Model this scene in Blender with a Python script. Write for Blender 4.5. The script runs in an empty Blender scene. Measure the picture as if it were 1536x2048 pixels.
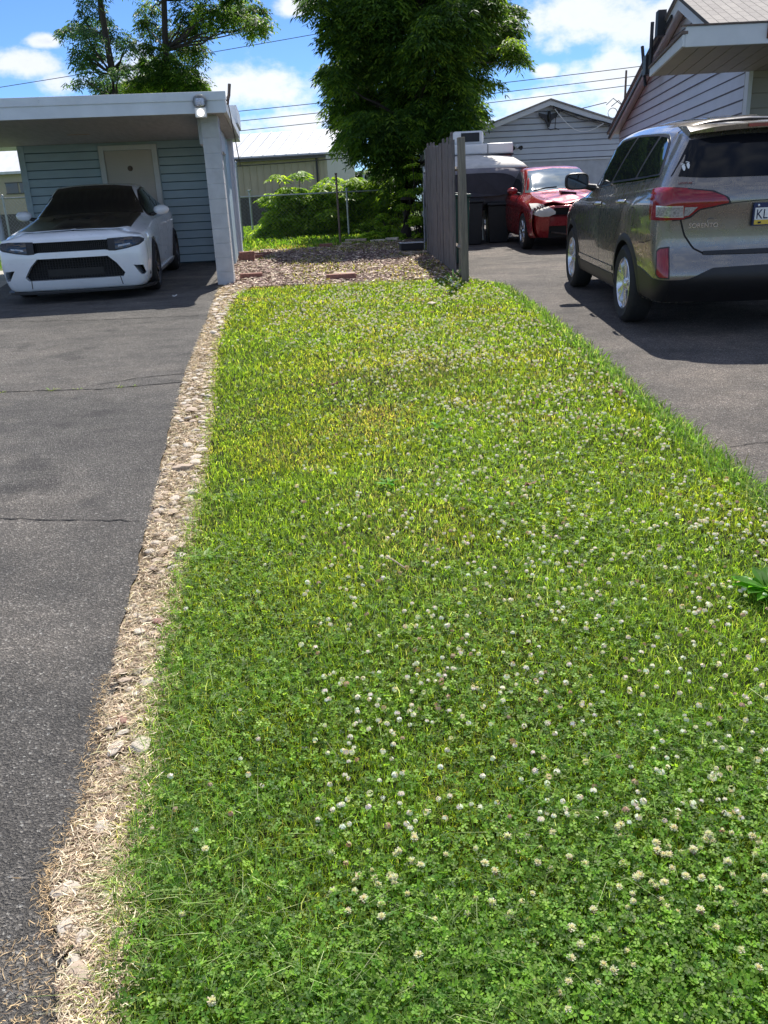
import bpy, bmesh, math, random
import numpy as np
from mathutils import Vector, Matrix
from mathutils.bvhtree import BVHTree
random.seed(7); rng = np.random.default_rng(11)
R = math.radians; PI = math.pi
scene = bpy.context.scene
C = scene.collection
# ------------------------------------------------------------------ camera
F_, PITCH, ROLL, H = 1680., R(19.93), R(2.7), 1.48
fw = Vector((0, math.cos(PITCH), -math.sin(PITCH))); r0 = Vector((1, 0, 0)); u0 = Vector((0, math.sin(PITCH), math.cos(PITCH)))
rt = math.cos(ROLL)*r0 - math.sin(ROLL)*u0; up = math.sin(ROLL)*r0 + math.cos(ROLL)*u0
cam = bpy.data.cameras.new('camera'); co = bpy.data.objects.new('camera', cam); C.objects.link(co)
M = Matrix((rt, up, -fw)).transposed().to_4x4(); M.translation = (0, 0, H); co.matrix_world = M
cam.sensor_fit = 'VERTICAL'; cam.sensor_height = 36; cam.lens = F_/2048*36; cam.clip_end = 3000; cam.clip_start = .05
scene.camera = co
def atY(x, y, Y):
    d = fw + rt*((x-768)/F_) - up*((y-1024)/F_)
    return Vector((0, 0, H)) + d*(Y/d.y)
S = .0374
def gz(y, x=0):                       # height of the ground: the yard climbs away from the street, then levels
    return S*max(-8, min(y, 24))
def sh(h):                            # photo colour (sRGB hex) to linear
    h = h.lstrip('#'); return tuple(((int(h[i:i+2], 16)/255+.055)/1.055)**2.4 if int(h[i:i+2], 16) > 10 else int(h[i:i+2], 16)/255/12.92 for i in (0, 2, 4))
# ------------------------------------------------------------------ nodes helper
def newmat(name):
    m = bpy.data.materials.new(name); m.use_nodes = True; nt = m.node_tree
    return m, nt, nt.nodes['Principled BSDF'], nt.nodes['Material Output']
def N(nt, t, **k):
    n = nt.nodes.new(t)
    for a, v in k.items():
        if a in n.inputs and not hasattr(n, a): n.inputs[a].default_value = v
        else: setattr(n, a, v)
    return n
def ramp(nt, fac, stops):
    n = nt.nodes.new('ShaderNodeValToRGB'); e = n.color_ramp.elements
    while len(e) < len(stops): e.new(.5)
    for i, (p, c) in enumerate(stops): e[i].position = p; e[i].color = (*c, 1) if len(c) == 3 else c
    nt.links.new(fac, n.inputs[0]); return n.outputs[0]
def noise(nt, scale, detail=4, vec=None, rough=.55):
    n = nt.nodes.new('ShaderNodeTexNoise'); n.inputs['Scale'].default_value = scale; n.inputs['Detail'].default_value = detail; n.inputs['Roughness'].default_value = rough
    if vec is not None: nt.links.new(vec, n.inputs['Vector'])
    return n.outputs[0]
def objco(nt, scale=None):
    t = nt.nodes.new('ShaderNodeTexCoord')
    if scale is None: return t.outputs['Object']
    m = nt.nodes.new('ShaderNodeMapping'); m.inputs['Scale'].default_value = scale; nt.links.new(t.outputs['Object'], m.inputs[0]); return m.outputs[0]
def mixc(nt, fac, a, b, mode='MIX'):
    n = nt.nodes.new('ShaderNodeMix'); n.data_type = 'RGBA'; n.blend_type = mode
    for sock, v in ((n.inputs[0], fac), (n.inputs[6], a), (n.inputs[7], b)):
        if hasattr(v, 'links'): nt.links.new(v, sock)
        elif isinstance(v, tuple): sock.default_value = (*v, 1)
        else: sock.default_value = v
    return n.outputs[2]
def bump(nt, bs, h, strength=.3, dist=.01):
    b = nt.nodes.new('ShaderNodeBump'); b.inputs['Strength'].default_value = strength; b.inputs['Distance'].default_value = dist
    nt.links.new(h, b.inputs['Height']); nt.links.new(b.outputs[0], bs.inputs['Normal'])
# ------------------------------------------------------------------ world: sky with broken cumulus
SUN = Vector((.17, .70, 1.0)).normalized()
EL = math.asin(SUN.z); AZ = math.atan2(SUN.x, SUN.y)
w = bpy.data.worlds.new('World'); scene.world = w; w.use_nodes = True; nt = w.node_tree
bg = nt.nodes['Background']; bg.inputs[1].default_value = .108
sky = N(nt, 'ShaderNodeTexSky', sky_type='NISHITA', sun_disc=False, sun_elevation=EL, sun_rotation=AZ, altitude=300, air_density=.75, dust_density=.15, ozone_density=3.5)
tc = nt.nodes.new('ShaderNodeTexCoord'); sep = nt.nodes.new('ShaderNodeSeparateXYZ'); nt.links.new(tc.outputs['Generated'], sep.inputs[0])
def mth(op, a, b=None, c=None, clamp=False):
    n = nt.nodes.new('ShaderNodeMath'); n.operation = op; n.use_clamp = clamp
    for i, v in enumerate((a, b, c)):
        if v is None: continue
        if hasattr(v, 'links'): nt.links.new(v, n.inputs[i])
        else: n.inputs[i].default_value = v
    return n.outputs[0]
az = mth('ARCTAN2', sep.outputs[0], sep.outputs[1]); el = mth('ARCSINE', sep.outputs[2])
comb = nt.nodes.new('ShaderNodeCombineXYZ'); nt.links.new(az, comb.inputs[0]); nt.links.new(mth('MULTIPLY', el, 1.5), comb.inputs[1])
nA = noise(nt, 9, 9, comb.outputs[0], .62); nB = noise(nt, 3.2, 3, comb.outputs[0], .5); nC = noise(nt, 26, 6, comb.outputs[0], .6)
# cloud banks: (azimuth, elevation, half width, half height) in radians
def dirang(x, y):
    d = fw + rt*((x-768)/F_) - up*((y-1024)/F_); return math.atan2(d.x, d.y), math.asin(d.z/d.length)
banks = []
for x, y, wx, wy, amp in ((500, 185, 150, 42, 1), (560, 245, 170, 34, .8), (430, 160, 60, 40, .7), (40, 128, 60, 22, .9), (88, 82, 32, 11, .9), (120, 165, 50, 22, .6), (596, 12, 44, 18, .9),
                     (1190, 25, 120, 45, 1), (1320, 50, 110, 55, .9), (1285, 135, 110, 35, .9), (1085, 142, 26, 12, .9), (1060, 210, 130, 28, .85), (1260, 215, 110, 30, .8), (1000, 240, 90, 20, .7), (290, 125, 70, 40, .7), (1110, 85, 30, 20, .6), (700, 205, 90, 30, .5), (60, 60, 30, 10, .0)):
    a, e = dirang(x, y); banks.append((a, e, wx/F_*1.1, wy/F_*1.1, amp))
tot = None
for a, e, sa, se, amp in banks:
    if amp == 0: continue
    dx = mth('DIVIDE', mth('SUBTRACT', az, a), sa); dy = mth('DIVIDE', mth('SUBTRACT', el, e), se)
    q = mth('MULTIPLY', mth('EXPONENT', mth('MULTIPLY', mth('ADD', mth('MULTIPLY', dx, dx), mth('MULTIPLY', dy, dy)), -.8)), amp)
    tot = q if tot is None else mth('MAXIMUM', tot, q)
# away from the photographed part of the sky, broken cloud by noise alone
wide = mth('MULTIPLY', mth('GREATER_THAN', mth('ABSOLUTE', mth('SUBTRACT', az, 0)), .55), .5)
hi = mth('MULTIPLY', mth('GREATER_THAN', el, .28), .42)
tot = mth('MAXIMUM', tot, mth('MAXIMUM', wide, hi))
dens = mth('ADD', mth('MULTIPLY', tot, .62), mth('ADD', mth('MULTIPLY', mth('SUBTRACT', nA, .5), 1.25), mth('MULTIPLY', mth('SUBTRACT', nC, .5), .35)))
mr = N(nt, 'ShaderNodeMapRange', interpolation_type='SMOOTHSTEP'); nt.links.new(dens, mr.inputs[0]); mr.inputs[1].default_value = .22; mr.inputs[2].default_value = .52
cs = N(nt, 'ShaderNodeMapRange'); nt.links.new(mth('ADD', dens, mth('MULTIPLY', mth('SUBTRACT', nB, .5), .8)), cs.inputs[0]); cs.inputs[1].default_value = .35; cs.inputs[2].default_value = .95
cc = ramp(nt, cs.outputs[0], [(0, (6.9, 7.05, 7.25)), (.5, (6.2, 6.4, 6.7)), (1, (3.7, 4.05, 4.7))])
skyt = mixc(nt, 1.0, sky.outputs[0], (.60, .80, 1.06), 'MULTIPLY')
nt.links.new(mixc(nt, mth('MULTIPLY', mr.outputs[0], .93), skyt, cc), bg.inputs[0])
# ------------------------------------------------------------------ sun
sl = bpy.data.lights.new('sun', 'SUN'); sl.energy = 4.9; sl.angle = R(.53); sl.color = (1, .95, .87)
so = bpy.data.objects.new('sun', sl); C.objects.link(so); so.rotation_euler = (-SUN).to_track_quat('-Z', 'Y').to_euler(); so.location = SUN*40
scene.view_settings.view_transform = 'Standard'; scene.view_settings.look = 'None'; scene.view_settings.gamma = 1; scene.view_settings.exposure = .55
scene.render.film_transparent = False
scene.cycles.caustics_reflective = False; scene.cycles.caustics_refractive = False; scene.cycles.max_bounces = 7; scene.cycles.transparent_max_bounces = 8
# ------------------------------------------------------------------ object helpers
def tag(o, label=None, cat=None, group=None, kind=None):
    if label: o['label'] = label
    if cat: o['category'] = cat
    if group: o['group'] = group
    if kind: o['kind'] = kind
    return o
def thing(name, label, cat, loc=(0, 0, 0), rz=0, group=None):
    o = bpy.data.objects.new(name, None); C.objects.link(o); o.location = loc; o.rotation_euler = (0, 0, rz); o.empty_display_size = .1
    return tag(o, label, cat, group)
def link(name, me, mat, parent=None, smooth=None):
    for m in (mat if isinstance(mat, (list, tuple)) else [mat]): me.materials.append(m)
    if smooth is not None:
        me.shade_smooth()
        if smooth < 179: me.set_sharp_from_angle(angle=R(smooth))
    o = bpy.data.objects.new(name, me); C.objects.link(o)
    if parent is not None: o.parent = parent
    return o
class MB:
    def __init__(s): s.v = []; s.f = []; s.m = []
    def add(s, v, f, mi=0):
        n = len(s.v); s.v += [tuple(p) for p in v]; s.f += [tuple(i+n for i in q) for q in f]; s.m += [mi]*len(f); return s
    def box(s, c, d, rz=0, rx=0, ry=0, mi=0, taper=1, jit=0):
        m = Matrix.Rotation(rz, 3, 'Z') @ Matrix.Rotation(ry, 3, 'Y') @ Matrix.Rotation(rx, 3, 'X')
        v = []
        for k in (-1, 1):
            t = taper if k > 0 else 1
            for (i, j) in ((-1, -1), (1, -1), (1, 1), (-1, 1)):
                q = Vector((i*d[0]/2*t, j*d[1]/2*t, k*d[2]/2))
                if jit: q += Vector([random.uniform(-jit, jit) for _ in range(3)])
                v.append(m @ q + Vector(c))
        return s.add(v, [(3, 2, 1, 0), (4, 5, 6, 7), (0, 1, 5, 4), (1, 2, 6, 5), (2, 3, 7, 6), (3, 0, 4, 7)], mi)
    def b2(s, a, b, mi=0):
        return s.box([(a[i]+b[i])/2 for i in range(3)], [abs(b[i]-a[i]) for i in range(3)], mi=mi)
    def tube(s, pts, r, n=8, mi=0, cap=True):
        pts = [Vector(p) for p in pts]; rs = r if isinstance(r, (list, tuple)) else [r]*len(pts)
        rings = []; ref = Vector((0, 0, 1))
        for i, p in enumerate(pts):
            t = (pts[min(i+1, len(pts)-1)] - pts[max(i-1, 0)]).normalized()
            a = t.cross(ref)
            if a.length < .05: a = t.cross(Vector((1, 0, 0)))
            a.normalize(); b = t.cross(a)
            rings.append([p + (a*math.cos(2*PI*k/n) + b*math.sin(2*PI*k/n))*rs[i] for k in range(n)])
        v = [q for g in rings for q in g]; f = []
        for i in range(len(pts)-1):
            for k in range(n): f.append((i*n+k, i*n+(k+1) % n, (i+1)*n+(k+1) % n, (i+1)*n+k))
        if cap: f.append(tuple(range(n-1, -1, -1))); f.append(tuple((len(pts)-1)*n+k for k in range(n)))
        return s.add(v, f, mi)
    def lathe(s, prof, c=(0, 0, 0), axis='Z', n=24, mi=0, a0=0, a1=2*PI):
        v = []; f = []; full = abs(a1-a0-2*PI) < 1e-4; m = n if full else n+1
        for k in range(m):
            a = a0 + (a1-a0)*k/n; ca, sa = math.cos(a), math.sin(a)
            for r_, h in prof:
                p = (r_*ca, r_*sa, h) if axis == 'Z' else ((h, r_*ca, r_*sa) if axis == 'X' else (r_*ca, h, r_*sa))
                v.append((p[0]+c[0], p[1]+c[1], p[2]+c[2]))
        L = len(prof)
        for k in range(n):
            k2 = (k+1) % m
            for j in range(L-1): f.append((k*L+j, k2*L+j, k2*L+j+1, k*L+j+1))
        return s.add(v, f, mi)
    def prism(s, pts, y0, y1, axis='Y', mi=0):       # extruded outline
        n = len(pts); v = []
        for h in (y0, y1):
            for a, b in pts: v.append((a, h, b) if axis == 'Y' else ((h, a, b) if axis == 'X' else (a, b, h)))
        f = [tuple(range(n)), tuple(range(2*n-1, n-1, -1))] + [(i, i+n, (i+1) % n+n, (i+1) % n) for i in range(n)]
        return s.add(v, f, mi)
    def mesh(s, name, fix=True, dist=0):
        me = bpy.data.meshes.new(name); me.from_pydata(s.v, [], s.f); me.polygons.foreach_set('material_index', s.m)
        if fix:
            bm = bmesh.new(); bm.from_mesh(me)
            if dist: bmesh.ops.remove_doubles(bm, verts=bm.verts, dist=dist)
            bmesh.ops.recalc_face_normals(bm, faces=bm.faces); bm.to_mesh(me); bm.free()
        me.update(); return me
    def obj(s, name, mat, parent=None, smooth=None, bevel=0, fix=True):
        o = link(name, s.mesh(name, fix), mat, parent, smooth)
        if bevel: bv = o.modifiers.new('bevel', 'BEVEL'); bv.width = bevel; bv.segments = 2; bv.limit_method = 'ANGLE'; bv.angle_limit = R(40)
        return o
def quads_np(name, V, cols, mat, per, quads, parent=None):
    # V: (N*per,3) vertices, quads: list of 4-index tuples inside each element
    n = len(V)//per; q = np.array(quads); idx = (np.arange(n)[:, None, None]*per + q[None]).reshape(-1)
    nf = n*len(quads); me = bpy.data.meshes.new(name)
    me.vertices.add(len(V)); me.vertices.foreach_set('co', V.astype(np.float32).ravel())
    me.loops.add(nf*4); me.loops.foreach_set('vertex_index', idx.astype(np.int32))
    me.polygons.add(nf); me.polygons.foreach_set('loop_start', np.arange(nf, dtype=np.int32)*4)
    try: me.polygons.foreach_set('loop_total', np.full(nf, 4, dtype=np.int32))
    except Exception: pass
    me.update(calc_edges=True)
    if cols is not None:
        at = me.color_attributes.new('col', 'FLOAT_COLOR', 'POINT')
        c = np.ones((len(V), 4), np.float32); c[:, :3] = np.repeat(cols, per, axis=0) if len(cols) == n else cols
        at.data.foreach_set('color', c.ravel())
    me.materials.append(mat); o = bpy.data.objects.new(name, me); C.objects.link(o)
    if parent: o.parent = parent
    return o
_lat = {}
def vn(x, y, scale, seed=0):        # value noise 0..1
    g = _lat.setdefault(seed, np.random.default_rng(seed+100).random((256, 256)))
    x = np.asarray(x)*scale+1000.; y = np.asarray(y)*scale+1000.; xi = np.floor(x).astype(int); yi = np.floor(y).astype(int); fx = x-xi; fy = y-yi
    fx = fx*fx*(3-2*fx); fy = fy*fy*(3-2*fy); a = lambda i, j: g[(xi+i) % 256, (yi+j) % 256]
    return (a(0, 0)*(1-fx)+a(1, 0)*fx)*(1-fy)+(a(0, 1)*(1-fx)+a(1, 1)*fx)*fy
def fb(x, y, s, seed=0): return (vn(x, y, s, seed)*.5+vn(x, y, s*2.1, seed+1)*.3+vn(x, y, s*4.3, seed+2)*.2)
# ------------------------------------------------------------------ materials
def plain(name, col, rough=.6, metal=0, var=.12, scale=8, bs=.0, spec=.5, coat=0, stretch=None, bscale=None):
    m, nt, b, o = newmat(name); v = objco(nt, stretch)
    n = noise(nt, scale, 5, v); c0 = tuple(c*(1-var) for c in col); c1 = tuple(min(1, c*(1+var)) for c in col)
    nt.links.new(ramp(nt, n, [(.3, c0), (.7, c1)]), b.inputs['Base Color'])
    b.inputs['Roughness'].default_value = rough; b.inputs['Metallic'].default_value = metal; b.inputs['Specular IOR Level'].default_value = spec; b.inputs['Coat Weight'].default_value = coat; b.inputs['Coat Roughness'].default_value = .04
    if bs: bump(nt, b, noise(nt, bscale or scale*6, 4, v), bs, .004)
    return m
def paint(name, col, metal=.5, rough=.32, dirt=.0):
    m, nt, b, o = newmat(name); v = objco(nt)
    n = noise(nt, 3, 6, v); c1 = tuple(c*.93 for c in col)
    nt.links.new(ramp(nt, n, [(.35, c1), (.65, col)]), b.inputs['Base Color'])
    nt.links.new(ramp(nt, noise(nt, 14, 4, v), [(.3, (rough*.85,)*3), (.7, (rough*1.25,)*3)]), b.inputs['Roughness'])
    b.inputs['Metallic'].default_value = metal; b.inputs['Coat Weight'].default_value = 1; b.inputs['Coat Roughness'].default_value = .03; return m
def foliage(name, tr=.45, rough=.45, spec=.35, gain=1.25):
    m, nt, b, o = newmat(name); a = nt.nodes.new('ShaderNodeAttribute'); a.attribute_name = 'col'
    nt.links.new(a.outputs['Color'], b.inputs['Base Color']); b.inputs['Roughness'].default_value = rough; b.inputs['Specular IOR Level'].default_value = spec
    t = nt.nodes.new('ShaderNodeBsdfTranslucent'); nt.links.new(mixc(nt, 1., a.outputs['Color'], (gain*1.15, gain*1.1, gain*.45), 'MULTIPLY'), t.inputs[0])
    mx = nt.nodes.new('ShaderNodeMixShader'); mx.inputs[0].default_value = tr
    nt.links.new(b.outputs[0], mx.inputs[1]); nt.links.new(t.outputs[0], mx.inputs[2]); nt.links.new(mx.outputs[0], o.inputs[0]); return m
def mth2(nt, op, a, b):
    n = nt.nodes.new('ShaderNodeMath'); n.operation = op
    for i, v in enumerate((a, b)):
        if hasattr(v, 'links'): nt.links.new(v, n.inputs[i])
        else: n.inputs[i].default_value = v
    return n.outputs[0]
def asphalt(name, tint, edge=None):
    m, nt, b, o = newmat(name); v = objco(nt)
    def vor(sc):
        q = nt.nodes.new('ShaderNodeTexVoronoi'); q.inputs['Scale'].default_value = sc; nt.links.new(v, q.inputs['Vector']); return q
    va, vb = vor(150), vor(420); sa = nt.nodes.new('ShaderNodeSeparateColor'); nt.links.new(va.outputs['Color'], sa.inputs[0]); sb = nt.nodes.new('ShaderNodeSeparateColor'); nt.links.new(vb.outputs['Color'], sb.inputs[0])
    big = noise(nt, .9, 6, v, .62); mid = noise(nt, 5, 5, v, .65); band = noise(nt, 1.6, 4, objco(nt, (.25, 1.6, 1)), .6)
    ca = ramp(nt, sa.outputs[0], [(0, tuple(t*.35 for t in tint)), (.55, tuple(t*.9 for t in tint)), (.86, tuple(t*1.7 for t in tint)), (.97, tuple(t*3.2 for t in tint)), (1, tuple(min(.5, t*5.5) for t in tint))])
    cb = ramp(nt, sb.outputs[0], [(0, tuple(t*.5 for t in tint)), (.8, tuple(t*1.25 for t in tint)), (1, tuple(t*3 for t in tint))])
    c = mixc(nt, .42, ca, cb)
    c = mixc(nt, 1., c, ramp(nt, big, [(.3, (.66, .66, .67)), (.5, (1, 1, 1)), (.7, (1.5, 1.45, 1.4))]), 'MULTIPLY')
    c = mixc(nt, 1., c, ramp(nt, mid, [(.3, (.80, .80, .80)), (.7, (1.2, 1.2, 1.2))]), 'MULTIPLY')
    c = mixc(nt, 1., c, ramp(nt, band, [(.34, (.86, .86, .86)), (.66, (1.22, 1.2, 1.18))]), 'MULTIPLY')
    c = mixc(nt, 1., c, ramp(nt, noise(nt, 2.3, 3, v, .45), [(.30, (.62, .62, .63)), (.37, (1, 1, 1)), (.66, (1, 1, 1)), (.74, (1.3, 1.28, 1.24))]), 'MULTIPLY')
    nt.links.new(c, b.inputs['Base Color']); b.inputs['Roughness'].default_value = .75; b.inputs['Specular IOR Level'].default_value = .4
    bump(nt, b, mth2(nt, 'ADD', va.outputs['Distance'], mth2(nt, 'MULTIPLY', vb.outputs['Distance'], .5)), 1., .009); return m
M_ = {}
M_['asph_l'] = asphalt('asphalt_left', (.102, .095, .085)); M_['asph_r'] = asphalt('asphalt_right', (.122, .107, .093))
def soil(name, a, b_, c_=None, sc=30, bs=.9):
    m, nt, b, o = newmat(name); v = objco(nt); n = noise(nt, sc, 6, v, .7)
    c = ramp(nt, n, [(.3, a), (.55, b_), (.75, c_ or b_)]); nt.links.new(mixc(nt, 1., c, ramp(nt, noise(nt, 1.4, 4, v), [(.3, (.75,)*3), (.7, (1.2,)*3)]), 'MULTIPLY'), b.inputs['Base Color'])
    b.inputs['Roughness'].default_value = .95; b.inputs['Specular IOR Level'].default_value = .15; bump(nt, b, noise(nt, sc*2.5, 4, v, .7), bs, .02); return m
M_['soil'] = soil('lawn_soil', (.010, .012, .006), (.026, .030, .011), (.07, .07, .03))
M_['straw_soil'] = soil('straw_soil', (.14, .10, .065), (.34, .26, .17), (.5, .40, .26), 60)
M_['mulch_soil'] = soil('mulch_soil', (.09, .06, .055), (.22, .16, .13), (.42, .34, .24), 45)
M_['ground'] = soil('far_grass', (.05, .075, .018), (.10, .15, .035), (.15, .19, .06), 12)
M_['concrete'] = plain('concrete', (.42, .39, .34), .85, var=.12, scale=5, bs=.3)
M_['grass'] = foliage('grass_blade', .52, .5, .3, 1.6); M_['leaf'] = foliage('tree_leaf', .50, .5, .35, 1.6); M_['straw'] = foliage('dry_straw', .2, .6, .2, 1.)
M_['petal'] = foliage('clover_petal', .3, .6, .2, 1.)
M_['chip'] = foliage('mulch_chip', .0, .8, .2)
M_['bark'] = plain('bark', (.045, .036, .03), .9, var=.35, scale=18, bs=.9, stretch=(1, 1, .25))
M_['stone'] = plain('fieldstone', (.60, .52, .42), .85, var=.25, scale=11, bs=.6)
M_['stone_b'] = plain('tan_fieldstone', (.47, .37, .28), .85, var=.25, scale=14, bs=.5); M_['stone_c'] = plain('grey_fieldstone', (.52, .46, .38), .85, var=.3, scale=12, bs=.5)
M_['stone_red'] = plain('red_fieldstone', (.30, .16, .13), .8, var=.25, scale=14, bs=.4)
M_['white_wood'] = plain('white_painted_wood', (.66, .71, .75), .55, var=.06, scale=4, bs=.12)
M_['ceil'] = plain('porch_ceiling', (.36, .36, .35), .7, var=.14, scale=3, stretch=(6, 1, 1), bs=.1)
M_['blue_siding'] = plain('blue_siding', (.43, .55, .63), .5, var=.07, scale=3, stretch=(1, 1, 4))
M_['grey_siding'] = plain('grey_siding', (.55, .56, .62), .5, var=.06, scale=3)
M_['lap_shadow'] = plain('shadow_lap_edge', (.13, .14, .18), .8, var=.2, scale=6); M_['lap_shadow_blue'] = plain('shadow_blue_lap_edge', (.07, .12, .15), .8, var=.2, scale=6)  # lap shadow painted as a darker colour on each course's lip
M_['garage_siding'] = plain('garage_siding', (.56, .60, .65), .5, var=.05, scale=3)
M_['block'] = plain('painted_block', (.50, .52, .54), .75, var=.12, scale=6, bs=.4)
M_['door'] = plain('cream_door', (.55, .51, .46), .5, var=.03, scale=3)
M_['trim'] = plain('white_trim', (.66, .68, .70), .45, var=.05, scale=5)
M_['tan_metal'] = plain('tan_metal', (.46, .385, .28), .55, var=.06, scale=2)
M_['brown_metal'] = plain('brown_metal', (.085, .075, .065), .55, var=.1, scale=2)
M_['roof_metal'] = plain('white_roof_metal', (.60, .61, .62), .45, var=.10, scale=1.2, stretch=(4, 1, 1))
M_['grey_wood'] = plain('weathered_wood', (.155, .140, .135), .85, var=.5, scale=12, bs=.6, stretch=(6, 6, .5))
M_['post_wood'] = plain('old_post_wood', (.23, .20, .16), .85, var=.3, scale=9, bs=.5, stretch=(5, 5, .4))
M_['galv'] = plain('galvanised', (.36, .38, .38), .42, .8, var=.15, scale=20)
M_['iron'] = plain('rusty_iron', (.16, .12, .10), .7, .4, var=.35, scale=20)
M_['black'] = plain('black_plastic', (.012, .012, .014), .45, var=.2, scale=10)
M_['dark'] = plain('dark_recess', (.006, .006, .007), .8, var=.2, scale=10)
M_['rubber'] = plain('tyre_rubber', (.018, .018, .019), .8, var=.2, scale=20, bs=.2)
M_['shingle'] = None
M_['chrome'] = plain('chrome', (.7, .7, .72), .08, 1., var=.03, scale=5)
M_['alloy'] = plain('alloy', (.62, .63, .66), .22, .9, var=.05, scale=8)
M_['dark_alloy'] = plain('dark_alloy', (.05, .05, .055), .3, .7, var=.1, scale=8)
M_['glass'] = plain('tinted_glass', (.006, .007, .009), .03, 0, var=.1, scale=3, spec=.8)
M_['clear'] = None
M_['red_lens'] = plain('red_lens', (.26, .003, .008), .12, var=.2, scale=12, coat=.5)
M_['red_dark'] = plain('dark_red_lens', (.17, .003, .006), .08, var=.15, scale=12, coat=1)
M_['clear_lens'] = plain('clear_lens', (.36, .36, .36), .16, .3, var=.45, scale=60, coat=.6)
M_['suv_paint'] = paint('taupe_silver_paint', (.235, .215, .19), .78, .27)
M_['white_paint'] = paint('white_paint', (.84, .87, .90), 0, .3)
M_['red_paint'] = paint('red_paint', (.33, .014, .018), .3, .28)
M_['vinyl'] = plain('satin_black_hood', (.010, .010, .012), .28, var=.1, scale=4, coat=.4)
M_['white'] = plain('white_enamel', (.78, .78, .76), .4, var=.05, scale=6)
M_['yellow'] = plain('plate_yellow', (.72, .5, .06), .4, var=.05, scale=6)
M_['navy'] = plain('plate_navy', (.01, .02, .09), .4, var=.05, scale=6)
M_['canvas'] = plain('cream_canvas', (.68, .64, .58), .85, var=.1, scale=6, bs=.3)
M_['canvas_dark'] = plain('grey_canvas', (.06, .056, .064), .9, var=.12, scale=6, bs=.3)
M_['canvas_mid'] = plain('taupe_canvas', (.22, .205, .215), .9, var=.1, scale=6, bs=.3)
M_['bin'] = plain('bin_green', (.02, .075, .055), .5, var=.1, scale=8)
M_['brick'] = plain('red_brick', (.27, .13, .10), .85, var=.3, scale=30, bs=.6)
M_['board'] = plain('broken_board', (.42, .33, .25), .8, var=.25, scale=20, bs=.5, stretch=(1, 6, 1))
M_['rust'] = plain('rust_patch', (.20, .085, .04), .9, var=.5, scale=30, bs=.5)
M_['wire'] = plain('cable', (.03, .03, .032), .6, var=.1, scale=5)
M_['pvc'] = plain('pvc', (.62, .60, .56), .4, var=.05, scale=5)
M_['rear_glass'] = plain('privacy_glass', (.008, .009, .012), .10, 0, var=.1, scale=3, spec=.25)
M_['side_glass'] = plain('coated_side_glass', (.012, .015, .02), .02, 0, var=.1, scale=3, spec=1.)
M_['side_glass'].node_tree.nodes['Principled BSDF'].inputs['IOR'].default_value = 2.8
m, nt, b, o = newmat('clear_glass'); b.inputs['Base Color'].default_value = (.9, .95, .95, 1); b.inputs['Transmission Weight'].default_value = .85; b.inputs['Roughness'].default_value = .05; M_['clear'] = m
def shingles(name, a, c):
    m, nt, b, o = newmat(name); v = objco(nt); br = nt.nodes.new('ShaderNodeTexBrick'); nt.links.new(v, br.inputs['Vector'])
    br.inputs['Scale'].default_value = 1; br.inputs['Brick Width'].default_value = .30; br.inputs['Row Height'].default_value = .12; br.inputs['Mortar Size'].default_value = .006
    br.inputs['Color1'].default_value = (*a, 1); br.inputs['Color2'].default_value = (*c, 1); br.inputs['Mortar'].default_value = (.08, .075, .07, 1); br.offset = .37
    nt.links.new(mixc(nt, 1., br.outputs[0], ramp(nt, noise(nt, 60, 4, v), [(.3, (.8,)*3), (.7, (1.2,)*3)]), 'MULTIPLY'), b.inputs['Base Color'])
    b.inputs['Roughness'].default_value = .9; bump(nt, b, noise(nt, 90, 3, v), .5, .004); return m
M_['shingle'] = shingles('asphalt_shingle', (.34, .31, .28), (.27, .245, .225))
# ------------------------------------------------------------------ ground and paving
def sheet(name, poly, lift, mat, sub=1):     # poly: x,y outline; draped on the slope
    bm = bmesh.new(); vs = [bm.verts.new((x, y, 0)) for x, y in poly]; bm.faces.new(vs)
    for yc in (-8, 24):
        g = bm.verts[:]+bm.edges[:]+bm.faces[:]; bmesh.ops.bisect_plane(bm, geom=g, plane_co=(0, yc, 0), plane_no=(0, 1, 0))
    bmesh.ops.triangulate(bm, faces=bm.faces)
    for v in bm.verts: v.co.z = gz(v.co.y)+lift
    bmesh.ops.recalc_face_normals(bm, faces=bm.faces)
    for f in bm.faces:
        if f.normal.z < 0: f.normal_flip()
    me = bpy.data.meshes.new(name); bm.to_mesh(me); bm.free()
    return tag(link(name, me, mat), kind='structure')
LE = [(-8, -.42), (-1, -.5), (.6, -.55), (1.19, -.66), (1.41, -.745), (1.54, -.80), (1.77, -.79), (2.13, -.86), (2.56, -.93), (3.14, -1.01), (3.87, -1.13), (4.31, -1.19), (5.51, -1.38), (7.08, -1.60), (9.08, -1.83), (11.41, -2.10), (13.1, -2.32)]
GE = [(-8, -.3), (-1, -.4), (.6, -.5), (1.19, -.57), (1.47, -.61), (1.8, -.65), (2.25, -.72), (2.91, -.81), (3.98, -.93), (5.59, -1.15), (7.92, -1.51), (10.5, -1.80), (11.84, -1.88), (12.6, -1.8)]
RE = [(-8, 1.7), (0, 1.73), (3.57, 1.74), (5.46, 1.73), (7.59, 1.77), (9.36, 1.75), (11.0, 1.70), (11.8, 1.62), (12.3, 1.42), (12.9, 1.3)]
lx = lambda y, T: np.interp(y, [a for a, b in T], [b for a, b in T])
sheet('ground', [(-400, -300), (400, -300), (400, 900), (-400, 900)], -.03, M_['ground'])
def wig(T, y0, y1, step, amp, seed):
    ys = np.arange(y0, y1, step); return [(float(lx(y, T)+amp*(fb(np.array([y]), np.array([0.]), 6, seed)[0]-.5)*2), float(y)) for y in ys]
edgeL = wig(LE, -8, 13.1, .08, .035, 5); edgeR = wig(RE, -8, 12.9, .08, .03, 9)
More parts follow.
